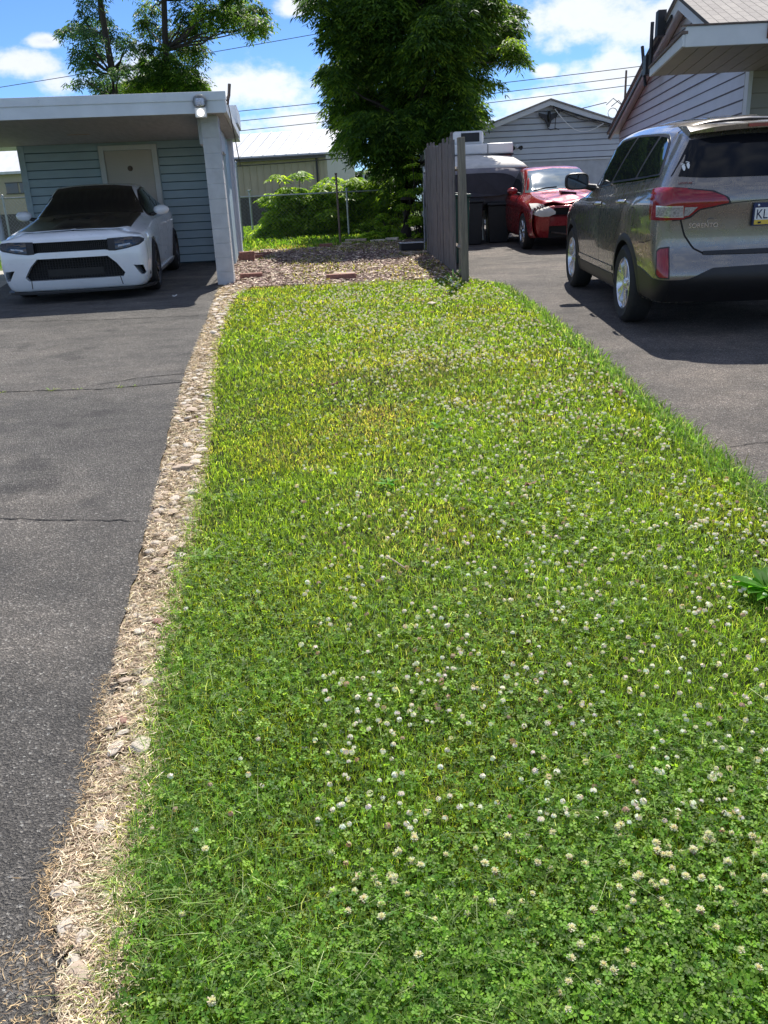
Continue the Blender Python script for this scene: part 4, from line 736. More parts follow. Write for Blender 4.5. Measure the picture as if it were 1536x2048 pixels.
# ================================================================== trees and bushes
def leaves(name, centers, n, L, wd, mat, pals, wts, parent=None, droop=.6, seed=1, shell=.45, dark=None):
    """pinnate sprays scattered through clumps: centers = (x,y,z,r,flat)"""
    g = np.random.default_rng(seed); c = np.array(centers); vol = c[:, 3]**2; i = g.choice(len(c), n, p=vol/vol.sum())
    d = g.normal(size=(n, 3)); d /= np.linalg.norm(d, axis=1)[:, None]; rr = g.random(n)**shell
    p = c[i, :3]+d*(c[i, 3]*rr)[:, None]*np.stack([np.ones(n), np.ones(n), c[i, 4]], 1)
    # each spray: 6 leaflets along a drooping rachis
    az_ = np.arctan2(d[:, 1], d[:, 0])+g.normal(0, .7, n); LL = L*(.7+.6*g.random(n)); V = []; K = 6
    pc = np.array(pals)[g.choice(len(pals), n, p=np.array(wts)/sum(wts))]*(.75+.5*g.random((n, 1)))
    ca, sa = np.cos(az_), np.sin(az_); dr = droop*(.5+g.random(n)); out = np.empty((n, K, 4, 3))
    for k in range(K):
        u = (k//2+.6)/3.2; side = 1 if k % 2 else -1
        bx = p[:, 0]+ca*LL*u; by = p[:, 1]+sa*LL*u; bz = p[:, 2]-LL*dr*u*u
        a2 = az_+side*(.95-.25*u); ll = LL*.52; dx, dy, dz = np.cos(a2)*ll, np.sin(a2)*ll, -ll*(.35+.6*g.random(n)*dr)
        px, py = -np.sin(a2)*wd/2, np.cos(a2)*wd/2; tw = (g.random(n)-.5)*wd
        out[:, k, 0] = np.stack([bx, by, bz], 1); out[:, k, 1] = np.stack([bx+dx*.5+px, by+dy*.5+py, bz+dz*.4+tw], 1); out[:, k, 2] = np.stack([bx+dx, by+dy, bz+dz], 1); out[:, k, 3] = np.stack([bx+dx*.5-px, by+dy*.5-py, bz+dz*.4-tw], 1)
    return quads_np(name, out.reshape(-1, 3), np.repeat(pc, K, axis=0), mat, 4, [(0, 1, 2, 3)], parent)
def limb(mb, a, b_, r0_, r1_, kink=.1, n=6):
    a, b_ = Vector(a), Vector(b_); L = (b_-a).length; P = [a.lerp(b_, i/n)+Vector([random.uniform(-1, 1)*kink*L*.3*math.sin(PI*i/n) for _ in range(3)]) for i in range(n+1)]
    mb.tube(P, [r0_+(r1_-r0_)*i/n for i in range(n+1)], 9)
def tree_px(name, label, Y, trunk, blobs, nleaf, L, wd, pals, wts, seed, droop=.7, flat=.8, extra=(), cat='tree', lit_tips=()):
    base = atY(*trunk[0][:2], Y); base.z = gz(Y)-.05; t = thing(name, label, cat, tuple(base)); s1 = Y*1.06/F_; rr = random.Random(seed)
    W = []
    for q in blobs:
        px, py, r_ = q[:3]; dy = q[3] if len(q) > 3 else (rr.uniform(.2, 2.4) if rr.random() > .35 else rr.uniform(-1.2, -.5)); v = atY(px, py, Y+dy)-base; W.append((v.x, v.y, v.z, r_*s1*.84, flat))
        for _ in range(2): W.append((v.x+rr.uniform(-1, 1)*r_*s1*1.05, v.y+rr.uniform(-.4, .4), v.z+rr.uniform(-.9, 1)*r_*s1*.9, r_*s1*.34, flat))
    for e in extra: W.append(e)
    leaves('crown', W, nleaf, L, wd, M_['leaf'], pals, wts, t, droop, seed)
    if lit_tips:
        Wy = []
        for px, py, r_, dy in lit_tips: v = atY(px, py, Y+dy)-base; Wy.append((v.x, v.y, v.z, r_*s1*1.25, .7))
        leaves('sunlit_tips', Wy, int(48*sum(q[2] for q in lit_tips)/10), L, wd, M_['leaf'], [(.18, .30, .045), (.27, .40, .06), (.12, .21, .035)], [3, 2, 2], t, droop, seed+50)  # lighter leaf palette paints sunlit clumps into the crown
    mb = MB(); T = [atY(px, py, Y)-base for px, py, r_ in trunk]; T[0] = Vector((0, 0, 0)); mb.tube(T, [r_ for _, _, r_ in trunk], 12)
    for v in W[::2]:
        k = min(range(len(T)), key=lambda i: (T[i]-Vector(v[:3])).length+max(0, T[i].z-v[2]+.3)*2); limb(mb, T[k], v[:3], min(.06, max(.02, trunk[k][2]*.35)), .010)
    mb.obj('trunk', M_['bark'], t, smooth=60); return t
PG = [(.05, .11, .022), (.08, .16, .028), (.16, .26, .035), (.03, .07, .02)]
big = [(700, 60, 55), (760, 20, 60), (840, 10, 70), (900, 60, 70), (960, 20, 60), (1000, 60, 42), (1015, 100, 26), (940, 110, 50), (860, 120, 60), (790, 110, 60), (720, 120, 50), (675, 145, 30), (700, 190, 48), (760, 190, 60), (830, 190, 60), (900, 180, 50), (950, 165, 30), (690, 235, 28), (735, 255, 45), (800, 260, 55), (860, 250, 50), (915, 235, 38), (945, 225, 22), (780, 320, 36), (840, 310, 34), (795, 370, 26), (812, 398, 20), (770, 350, 20), (842, 345, 20), (880, 285, 28), (730, 300, 20),
       (1030, 20, 18), (660, 135, 16), (710, 20, 30), (860, 50, 24, -1.7), (845, 85, 26, -1.8), (870, 95, 20, -1.9), (900, 90, 16, -1.8), (690, 270, 16), (1030, 105, 14)]
ex = [(random.uniform(-1.7, 1.4), random.uniform(-1.2, 1.2), random.uniform(5.2, 6.6), random.uniform(.6, .9), .8) for _ in range(10)]
tree_px('locust_tree', 'tall dense drooping-leaved tree rising above the chain link fence behind the planks', 21.6, [(812, 470, .20), (815, 400, .17), (812, 330, .15), (818, 240, .13), (830, 140, .12), (840, 40, .10), (845, -120, .07), (850, -260, .04)], big, 33000, .24, .034, PG, [3, 4, 3, 2], 3, .9, extra=ex, lit_tips=[(850, 45, 16, -1.0), (862, 30, 9, -1.0), (838, 72, 14, -1.0), (862, 85, 18, -1.1), (885, 92, 16, -1.1), (903, 84, 11, -1.0), (662, 142, 12, -.2), (672, 158, 10, -.2), (705, 52, 12, -.3), (690, 235, 10, -.2), (690, 290, 10, -.2), (940, 190, 9, 0), (1030, 80, 9, 0), (985, 165, 9, 0), (955, 235, 10, 0)])
tree_px('ash_tree', 'slim leaning tree with bare curved trunk, leftmost behind the carport roof', 26, [(245, 430, .15), (228, 200, .115), (226, 150, .10), (213, 80, .085), (200, 0, .075), (190, -90, .07), (180, -170, .04)], [(150, 55, 20), (130, 62, 14), (175, 75, 26), (185, 20, 26), (160, 110, 16), (235, 70, 22), (255, 95, 16), (175, 130, 24), (165, 160, 18), (200, 165, 22), (190, 105, 22), (240, 140, 18), (255, 130, 14), (200, 45, 18), (215, 180, 22), (180, -40, 40), (220, -60, 40), (185, -110, 45)], 2300, .20, .036, [(.06, .13, .07), (.09, .18, .08), (.045, .10, .045)], [3, 2, 3], 5, .9)
tree_px('ash_tree', 'broad two-limbed tree with leafy arm reaching right, behind the carport roof', 27, [(335, 430, .15), (332, 180, .10), (331, 100, .09), (328, 0, .08), (325, -100, .08), (325, -170, .05)], [(300, 20, 26), (290, 50, 20), (285, 85, 18), (310, 90, 22), (345, 60, 26), (350, 110, 28), (375, 20, 32), (400, 60, 26), (420, 20, 32), (450, 35, 28), (470, 10, 28), (500, 20, 30), (515, 45, 22), (510, 60, 14), (380, 90, 26), (400, 100, 16), (350, 145, 30), (320, 155, 26), (375, 150, 26), (290, 160, 18), (395, 170, 16), (270, 170, 16), (400, 120, 10), (350, -60, 50), (410, -70, 50), (470, -60, 45), (300, -60, 36), (480, 30, 20), (330, 120, 20)], 4600, .21, .036, PG, [4, 4, 2, 3], 6, .9, lit_tips=[(500, 40, 14, -.2), (515, 60, 10, -.2), (270, 172, 12, -.2), (300, 160, 10, -.2)])
tree_px('background_tree', 'rounded dark tree top peeking above the carport roof between the two ash trees', 34, [(290, 430, .2), (290, 190, .1)], [(270, 178, 26), (300, 170, 34), (340, 165, 34), (380, 172, 24), (250, 185, 14), (240, 175, 12)], 3600, .3, .07, [(.05, .11, .02), (.12, .2, .03)], [3, 1], 8, .6)
tree_px('background_tree', 'distant dark green tree line patch right of the tan building', 62, [(745, 420, .2), (745, 380, .1)], [(715, 370, 18), (735, 355, 22), (760, 370, 26), (720, 400, 20), (790, 365, 24), (745, 390, 24)], 2600, .5, .12, [(.03, .07, .03), (.05, .11, .04)], [3, 1], 9, .5)
def bush(name, label, px, py, Y, blobs, n, seed, L=.26, wd=.048, cs=((.26, .40, .045), (.38, .52, .07), (.17, .30, .035), (.09, .18, .025)), ws=(3, 3, 3, 2)):
    base = atY(px, py, Y); base.z = gz(Y); t = thing(name, label, 'bush', tuple(base)); s1 = Y*1.06/F_; rr = random.Random(seed); W = []
    for q in blobs: v = atY(q[0], q[1], Y+rr.uniform(-.4, .4))-base; W.append((v.x, v.y, v.z, q[2]*s1*.7, .9)); [W.append((v.x+rr.uniform(-.45, .45), v.y+rr.uniform(-.3, .3), v.z+rr.uniform(-.2, .45), q[2]*s1*rr.uniform(.22, .4), 1.1)) for _ in range(3)]
    leaves('foliage', W, n, L, wd, M_['leaf'], cs, ws, t, .35, seed, .35); mb = MB()
    for v in W: limb(mb, (rr.uniform(-.1, .1), rr.uniform(-.1, .1), 0), v[:3], .014, .005)
    mb.obj('stems', M_['bark'], t)
BL_ = 1
bush('sumac_bush', 'bright green feathery bush at the wire fence in front of the tan building', 590, 470, 23.9, [(570, 400, 24), (590, 385, 16), (560, 430, 24), (590, 425, 30), (620, 420, 26), (600, 450, 24), (565, 455, 18), (630, 450, 20), (545, 445, 14), (535, 458, 12), (575, 380, 10), (640, 430, 16)], 4200, 11)
bush('sumac_bush', 'wide dark hedge-like bush with sunlit top left of the big tree trunk', 710, 470, 23.9, [(660, 400, 22), (670, 380, 14), (690, 390, 20), (720, 385, 20), (750, 375, 20), (745, 395, 22), (770, 400, 24), (660, 430, 24), (690, 430, 28), (725, 430, 30), (760, 430, 30), (700, 455, 22), (740, 458, 22), (775, 455, 20), (760, 365, 14), (670, 455, 20), (790, 430, 20)], 7800, 12)
bush('sumac_bush', 'leafy vine clump on the wire fence right of the big tree trunk', 840, 470, 20.5, [(838, 380, 10), (842, 410, 12), (838, 440, 12), (846, 460, 12), (835, 350, 8)], 900, 13, .14, .035)
bush('sumac_bush', 'low green undergrowth at the foot of the big tree', 780, 474, 21.2, [(750, 466, 9), (770, 468, 10), (795, 470, 8), (735, 468, 7)], 500, 14, .12, .03)
weed('leaning_plant', *G2(905, 560), 14, .16, .02, 'small green shoots at the foot of the free wooden post', 'weed', seed=31, rise=1.2)
# ================================================================== vehicles
def catmull(P, t):                      # P: (n,k) array, t in [0,n-1]
    n = len(P); i = np.clip(np.floor(t).astype(int), 0, n-2); f = (t-i)[:, None]
    p0, p1, p2, p3 = P[np.clip(i-1, 0, n-1)], P[i], P[i+1], P[np.clip(i+2, 0, n-1)]
    m1, m2 = (p2-p0)*.5, (p3-p1)*.5; f2, f3 = f*f, f*f*f
    return (2*f3-3*f2+1)*p1+(f3-2*f2+f)*m1+(-2*f3+3*f2)*p2+(f3-f2)*m2
def section(w_, zb, zs, zt, wt, crown=.0, tuck=.0, crease=0.):
    g = zt-zs; zc = zb+(zs-zb)*.5; x7 = w_-.075
    return np.array([(0, zb), (w_*.8, zb), (w_-.06-tuck, zb+.03), (w_-.02-tuck*.5, zb+(zc-zb)*.45), (w_, zc), (w_+crease, zc+(zs-zc)*.45), (w_-.008, zs-(zs-zc)*.22), (w_-.04, zs), (x7, zs+min(.03, g*.2)),
                     (x7+(wt-x7)*.42, zs+g*.45), (wt+(x7-wt)*.18, zs+g*.78), (wt-.02, zs+g*(.94-crown*.9)), (wt-.13, zt-g*.012-.006-crown*.28), (wt*.5, zt-.001-crown*.08), (0, zt+.004+crown*.04)])
def car_body(stations, yF, yR, ringF, ringR, sub=(5, 5)):
    rows = []
    def reg(st): s_ = section(*st[1:]); return np.column_stack([s_[:, 0], np.full(len(s_), st[0]), s_[:, 1]])
    def cap(st, prof, sg, d0):
        z_, y_ = [p[0] for p in prof], [p[1] for p in prof]; s_ = section(*st); out = []
        for kx, dd in ((1, d0), (.975, d0*.45), (.90, d0*.15), (.7, .03), (.35, .006), (0, 0)):
            out.append(np.column_stack([s_[:, 0]*kx, np.interp(s_[:, 1], z_, y_)-sg*dd, s_[:, 1]]))
        return out
    R_ = cap(ringR[0], yR, -1, ringR[1]); F_2 = cap(ringF[0], yF, 1, ringF[1])
    rows = R_[::-1]+[reg(s) for s in stations]+F_2
    P = np.array(rows); ns, npt = P.shape[:2]
    ts = np.linspace(0, ns-1, (ns-1)*sub[0]+1); Q = catmull(P.reshape(ns, -1), ts).reshape(len(ts), npt, 3)
    tp = np.linspace(0, npt-1, (npt-1)*sub[1]+1); Q = np.stack([catmull(q, tp) for q in Q])
    Q[0, :, 0] = 0; Q[-1, :, 0] = 0; Q[:, 0, 0] = 0; Q[:, -1, 0] = 0; Q[:, :, 0] = np.maximum(Q[:, :, 0], 0)
    a, b_ = Q.shape[:2]; bm = bmesh.new()
    for sg in (1, -1):
        vs = [[bm.verts.new((sg*Q[i, j, 0], Q[i, j, 1], Q[i, j, 2])) for j in range(b_)] for i in range(a)]
        for i in range(a-1):
            for j in range(b_-1):
                q = [vs[i][j], vs[i+1][j], vs[i+1][j+1], vs[i][j+1]]
                bm.faces.new(q if sg < 0 else q[::-1])
    bmesh.ops.remove_doubles(bm, verts=bm.verts, dist=.0008); bmesh.ops.dissolve_degenerate(bm, edges=bm.edges, dist=.0004)
    bmesh.ops.recalc_face_normals(bm, faces=bm.faces); me = bpy.data.meshes.new('body'); bm.to_mesh(me); bm.free(); return me
def bvh_of(me): return BVHTree.FromPolygons([v.co[:] for v in me.vertices], [p.vertices[:] for p in me.polygons])
def cut(me, cutters, self_=False):
    o = bpy.data.objects.new('tmp', me); C.objects.link(o); tmp = [o]
    for mb in cutters:
        c = bpy.data.objects.new('cut', mb.mesh('cut')); C.objects.link(c); tmp.append(c); m_ = o.modifiers.new('b', 'BOOLEAN'); m_.operation = 'DIFFERENCE'; m_.solver = 'EXACT'; m_.object = c; m_.use_self = self_
    dg = bpy.context.evaluated_depsgraph_get(); dg.update(); out = bpy.data.meshes.new_from_object(o.evaluated_get(dg), depsgraph=dg); out.materials.clear()
    for t in tmp: bpy.data.objects.remove(t)
    bm = bmesh.new(); bm.from_mesh(out); bmesh.ops.remove_doubles(bm, verts=bm.verts, dist=.0006); bmesh.ops.dissolve_degenerate(bm, edges=bm.edges, dist=.0006); bm.to_mesh(out); bm.free()
    return out
AX = {'L': (0, Vector((-1, 0, 0))), 'R': (0, Vector((1, 0, 0))), 'F': (1, Vector((0, 1, 0))), 'B': (1, Vector((0, -1, 0))), 'T': (2, Vector((0, 0, 1))), 'BL': (3, Vector((-.7071, -.7071, 0))), 'BR': (3, Vector((.7071, -.7071, 0)))}
def resamp(P, n):
    P = [Vector(p) for p in P]; L = [0]
    for a, b_ in zip(P, P[1:]): L.append(L[-1]+(b_-a).length)
    out = []
    for i in range(n+1):
        t = L[-1]*i/n; k = max(0, min(len(P)-2, sum(1 for l in L[1:] if l <= t+1e-9))); s_ = (t-L[k])/max(1e-9, L[k+1]-L[k]); out.append(P[k].lerp(P[k+1], s_))
    return out
LIM = {}
def proj(bv, u, v, side, off):
    ax, d = AX[side]; p = (Vector((0, u, v)) if ax == 0 else Vector((u, 0, v)) if ax == 1 else Vector((-d.y*u, d.x*u, v)) if ax == 3 else Vector((u, v, 0)))+d*6
    h, nn, i, _ = bv.ray_cast(p, -d)
    if h is None: h, nn, i, _ = bv.find_nearest(p-d*5.2)
    elif side in LIM and abs(u) > .87 and h.y*d.y < LIM[side]: h, nn, i, _ = bv.find_nearest(Vector((u, d.y*(LIM[side]+.25), v)))
    if nn.dot(d) < 0: nn = -nn
    return h+nn*off, nn
def patch(bv, top_, bot, side, off=.004, nu=16, nv=6, thick=.012):
    T, B_ = resamp(top_, nu), resamp(bot, nu); V = []; NN = []
    for i in range(nu+1):
        for j in range(nv+1):
            q = T[i].lerp(B_[i], j/nv); a, nn = proj(bv, q.x, q.y, side, off); V.append(a); NN.append(nn)
    f = [(i*(nv+1)+j, (i+1)*(nv+1)+j, (i+1)*(nv+1)+j+1, i*(nv+1)+j+1) for i in range(nu) for j in range(nv)]
    bd = [i*(nv+1) for i in range(nu+1)]+[nu*(nv+1)+j for j in range(1, nv+1)]+[i*(nv+1)+nv for i in range(nu-1, -1, -1)]+[j for j in range(nv-1, 0, -1)]
    n0 = len(V); V += [V[k]-NN[k]*thick for k in bd]; m_ = len(bd); f += [(bd[k], bd[(k+1) % m_], n0+(k+1) % m_, n0+k) for k in range(m_)]
    mb = MB(); mb.add(V, f); me = mb.mesh('patch', True)
    # outward orientation
    ax, d = AX[side]; s_ = sum((p.normal.dot(d)*p.area) for p in list(me.polygons)[:nu*nv])
    if s_ < 0: me.flip_normals()
    return me
def part(car, name, me, mat, smooth=35, parent=None): return link(name, me, mat, parent or car, smooth)
def seam(bv, pts, side, w_=.006, off=.0015, n=30):
    P = resamp(pts, n); mb = MB(); V = []
    for i, q in enumerate(P):
        t = (P[min(i+1, n)]-P[max(i-1, 0)]).normalized(); s_ = Vector((-t.y, t.x))*w_/2; a, _ = proj(bv, q.x+s_.x, q.y+s_.y, side, off); b_, _ = proj(bv, q.x-s_.x, q.y-s_.y, side, off); V += [a, b_]
    mb.add(V, [(2*i, 2*i+2, 2*i+3, 2*i+1) for i in range(n)]); return mb.mesh('seam', False)
def wheel(car, x, y, r_, wd, side, rim, spokes=5, split=True, rr_=.66, z=None):
    sg = -1 if side == 'L' else 1; e = bpy.data.objects.new('wheel', None); C.objects.link(e); e.parent = car; e.location = (x, y, r_ if z is None else z); e.empty_display_size = .1; e.rotation_euler = (random.random()*.9, 0, 0)
    h = wd/2; mb = MB(); prof = [(r_*rr_, -h*.85), (r_*.86, -h), (r_*.965, -h*.82), (r_, -h*.6), (r_, h*.6), (r_*.965, h*.82), (r_*.86, h), (r_*rr_, h*.85)]; mb.lathe(prof, axis='X', n=48)
    for q in (-.35, 0, .35): mb.lathe([(r_+.0005, h*(q-.03)), (r_+.0005, h*(q+.03))], axis='X', n=48)
    link('tyre', mb.mesh('tyre'), M_['rubber'], e, 35)
    mb = MB(); R_ = r_*rr_; s = sg*h; mb.lathe([(R_+.004, s*.86), (R_-.004, s*.90), (R_-.018, s*.80), (R_-.03, s*.3), (R_-.03, -s*.8)], axis='X', n=40)
    mb.lathe([(0, s*.86), (.028, s*.85), (.036, s*.78), (.075, s*.70), (.085, s*.60), (.085, s*.3)], axis='X', n=24)
    for k in range(spokes):
        for dd in ((-.12, .12) if split else (0,)):
            a0, a1 = 2*PI*k/spokes+dd*.5, 2*PI*k/spokes+dd*1.7; w0_, w1_ = (.022, .014) if split else (.035, .05)
            def P(a, rad, xx, ww): return [Vector((xx, rad*math.cos(a)-ww*math.sin(a), rad*math.sin(a)+ww*math.cos(a))), Vector((xx, rad*math.cos(a)+ww*math.sin(a), rad*math.sin(a)-ww*math.cos(a)))]
            A = P(a0, .06, s*.74, w0_)+P(a0, .06, s*.45, w0_*1.3); B_ = P(a1, R_-.012, s*.84, w1_)+P(a1, R_-.012, s*.55, w1_*1.3)
            mb.add(A+B_, [(0, 1, 5, 4), (1, 3, 7, 5), (3, 2, 6, 7), (2, 0, 4, 6), (0, 2, 3, 1), (4, 5, 7, 6)])
    link('rim', mb.mesh('rim'), rim, e, 40)
    mb = MB(); mb.lathe([(0, s*.1), (R_*.75, s*.1), (R_*.75, -s*.1), (0, -s*.1)], axis='X', n=32); link('brake_disc', mb.mesh('disc'), M_['iron'], e, 40); return e
def text_mesh(txt, size, ext=.002):
    cu = bpy.data.curves.new('lettering', 'FONT'); cu.body = txt; cu.size = size; cu.extrude = ext; cu.align_x = 'LEFT'; o = bpy.data.objects.new('t', cu); C.objects.link(o)
    dg = bpy.context.evaluated_depsgraph_get(); dg.update(); me = bpy.data.meshes.new_from_object(o.evaluated_get(dg), depsgraph=dg); bpy.data.objects.remove(o); me.materials.clear(); return me
def place_car(name, label, x, y, heading, scale=1.):
    """heading: angle of the car's nose from +Y (counter-clockwise); car local +y is the nose; sits on the slope"""
    t = thing(name, label, 'car', (x, y, gz(y)+.006)); pitch = math.atan(S)*math.cos(heading); t.rotation_euler = (pitch, 0, heading); t.rotation_mode = 'XYZ'; t.scale = (scale if hasattr(scale, '__len__') else (scale,)*3)
    rollx = -math.atan(S)*math.sin(-heading); t.rotation_euler = (Matrix.Rotation(math.atan(S), 3, 'X') @ Matrix.Rotation(heading, 3, 'Z')).to_euler(); return t
def well(x, y, z, r_, depth=.42, sg=1):
    mb = MB(); n = 48; P = [(y+r_*math.cos(2*PI*i/n), z+r_*math.sin(2*PI*i/n)) for i in range(n)]; mb.prism(P, x, x+sg*depth, 'X'); return mb
def arch(bv, y, z, r0_, r1_, side, a0=-.25, a1=PI+.25, n=36, off=.012):
    mb = MB(); V = []
    for i in range(n+1):
        a = a0+(a1-a0)*i/n
        for r_ in (r0_, (r0_+r1_)/2, r1_):
            q, nn = proj(bv, y+r_*math.cos(a), z+r_*math.sin(a), side, off if r_ < r1_ else .001); 
            if r_ == r0_: d = AX[side][1]; V.append(q-d*.06)
            V.append(q)
    f = [(i*4+j, (i+1)*4+j, (i+1)*4+j+1, i*4+j+1) for i in range(n) for j in range(3)]; mb.add(V, f); me = mb.mesh('arch', True)
    d = AX[side][1]
    if sum(p.normal.dot(d) for p in me.polygons) < 0: me.flip_normals()
    return me
# ---------------------------------------------------------------- the silver-taupe SUV (seen from its rear left)
sv = place_car('parked_car', 'taupe silver mid-size SUV parked nose-in, seen from its rear left corner', 3.395, 9.68, -R(2.2))
st = [(-1.62, .925, .27, 1.20, 1.765, .60, .08), (-1.35, .935, .25, 1.18, 1.785, .615, .08), (-.7, .94, .24, 1.14, 1.80, .63, .08), (0, .94, .24, 1.11, 1.79, .63, .08), (.35, .94, .24, 1.09, 1.74, .62, .06), (.62, .94, .24, 1.08, 1.56, .60), (.95, .94, .24, 1.06, 1.32, .62), (1.15, .94, .24, 1.04, 1.16, .66), (1.5, .93, .25, 1.0, 1.09, .70), (1.95, .89, .27, .93, 1.01, .66), (2.15, .84, .29, .86, .92, .58)]
yR = [(.25, -2.10), (.36, -2.26), (.5, -2.34), (.60, -2.36), (.68, -2.345), (.74, -2.27), (.85, -2.255), (1.0, -2.26), (1.12, -2.275), (1.22, -2.25), (1.30, -2.20), (1.45, -2.12), (1.62, -2.01), (1.68, -1.95), (1.75, -1.85)]
yF = [(.25, 2.18), (.4, 2.30), (.6, 2.33), (.8, 2.29), (.95, 2.2)]
me = car_body(st, yF, yR, ((.78, .30, .80, .86, .5), .25), ((.905, .28, 1.22, 1.715, .60), .30), (6, 5))
bv = bvh_of(me); AY = 1.33; AR = .405
wells = [well(sg*1.3, sg_y*AY, .37, AR, -sg*.72, 1) for sg in (-1, 1) for sg_y in (-1, 1)]
me2 = cut(me, wells); me2.materials.append(M_['suv_paint']); body = bpy.data.objects.new('body', me2); C.objects.link(body); body.parent = sv; me2.shade_smooth(); me2.set_sharp_from_angle(angle=R(32))
mb = MB(); mb.b2((-.62, -1.9, .24), (.62, 2.1, .62)); part(sv, 'underbody', mb.mesh('u'), M_['dark'], None)
for sd in 'LR':
    for sy in (-1, 1):
        part(sv, 'arch_trim', arch(bv, sy*AY, .37, .395, .46, sd), M_['black'], 50)
    mb = [( -.88, .29), (.92, .29)]
    part(sv, 'sill_trim', patch(bv, [(-.86, .40), (.86, .39)], [(-.86, .275), (.86, .27)], sd, .008, 20, 4), M_['black'])
    part(sv, 'lower_moulding', patch(bv, [(-.84, .475), (.86, .465)], [(-.84, .435), (.86, .43)], sd, .012, 20, 3), M_['suv_paint'])
    # daylight opening surround and panes
    part(sv, 'window_surround', patch(bv, [(-1.86, 1.345), (-1.66, 1.60), (-1.55, 1.655), (-1.3, 1.675), (-.6, 1.69), (0, 1.67), (.45, 1.55), (.95, 1.29), (1.05, 1.20)], [(-1.83, 1.325), (-1.3, 1.295), (-.4, 1.255), (.45, 1.20), (1.02, 1.165), (1.05, 1.175)], sd, .002, 60, 10, .004), M_['black'])
    part(sv, 'rear_quarter_glass', patch(bv, [(-1.80, 1.36), (-1.64, 1.58), (-1.54, 1.635), (-1.36, 1.65)], [(-1.78, 1.345), (-1.5, 1.325), (-1.22, 1.315), (-1.19, 1.315)], sd, .006, 16, 8, .003), M_['side_glass'])
    part(sv, 'window', patch(bv, [(-1.29, 1.655), (-.9, 1.665), (-.58, 1.668)], [(-1.12, 1.31), (-.7, 1.29), (-.26, 1.27)], sd, .006, 16, 8, .003), M_['side_glass'])
    part(sv, 'window', patch(bv, [(-.50, 1.668), (0, 1.645), (.42, 1.53), (.90, 1.29)], [(-.18, 1.265), (.3, 1.225), (.7, 1.205), (.98, 1.19)], sd, .006, 20, 8, .003), M_['side_glass'])
    part(sv, 'belt_moulding', seam(bv, [(-1.85, 1.325), (-1.3, 1.29), (-.4, 1.248), (.45, 1.195), (1.02, 1.16)], sd, .016, .006), M_['chrome'], None)
    for pts in ([(-.27, 1.245), (-.22, .9), (-.20, .33)], [(.85, 1.17), (.93, .95), (.93, .75), (.80, .55), (.78, .33)], [(-1.18, 1.29), (-1.22, 1.12), (-1.05, .88), (-.9, .72), (-.86, .45)], [(-1.22, 1.12), (-1.1, .95)], [(-1.76, .78), (-1.9, .785), (-2.08, .82)]):
        part(sv, 'panel_gap', seam(bv, pts, sd, .007, .0012), M_['dark'], None)
    for yy, zz in ((-.10, 1.045), (-1.10, 1.095)):
        q, nn = proj(bv, yy, zz, sd, 0); d = AX[sd][1]; mb = MB(); mb.tube([q+Vector((0, .10, -.004))-d*.0, q+Vector((0, .09, 0))+d*.035, q+Vector((0, -.08, .012))+d*.035, q+Vector((0, -.10, .012))], [.013, .016, .018, .013], 10); part(sv, 'door_handle', mb.mesh('h'), M_['chrome'], 60)
    # mirror
    q, nn = proj(bv, .78, 1.18, sd, 0); d = AX[sd][1]; mr_ = MB(); sq = lambda r_, yy, k=28: [(r_*1.28*abs(math.cos(2*PI*i/k))**.55*math.copysign(1, math.cos(2*PI*i/k))*(1+.10*math.sin(2*PI*i/k)*(1 if sd == 'R' else -1)*0), yy, r_*.88*abs(math.sin(2*PI*i/k))**.6*math.copysign(1, math.sin(2*PI*i/k))) for i in range(k)]; rg_ = [(.03, .085), (.08, .07), (.103, .03), (.106, -.03), (.098, -.045), (.09, -.040)]; mr_.add([p_ for r_, yy in rg_ for p_ in sq(r_, yy)], [(i*28+k, i*28+(k+1) % 28, (i+1)*28+(k+1) % 28, (i+1)*28+k) for i in range(5) for k in range(28)]+[tuple(range(28)), tuple(range(167, 139, -1))]); o = part(sv, 'mirror', mr_.mesh('m'), M_['black'], 40); o.location = q+d*.21+Vector((0, -.02, .085))
    mg = MB(); mg.add(sq(.086, -.0415), [tuple(range(28))]); part(sv, 'mirror_glass', mg.mesh('g'), M_['glass'], 60, o)
    ma = MB(); ma.tube([q-d*.03, q+d*.12+Vector((0, 0, .03))], [.045, .03], 8); part(sv, 'mirror_arm', ma.mesh('a'), M_['black'], 60)
LIM['B'] = 2.02
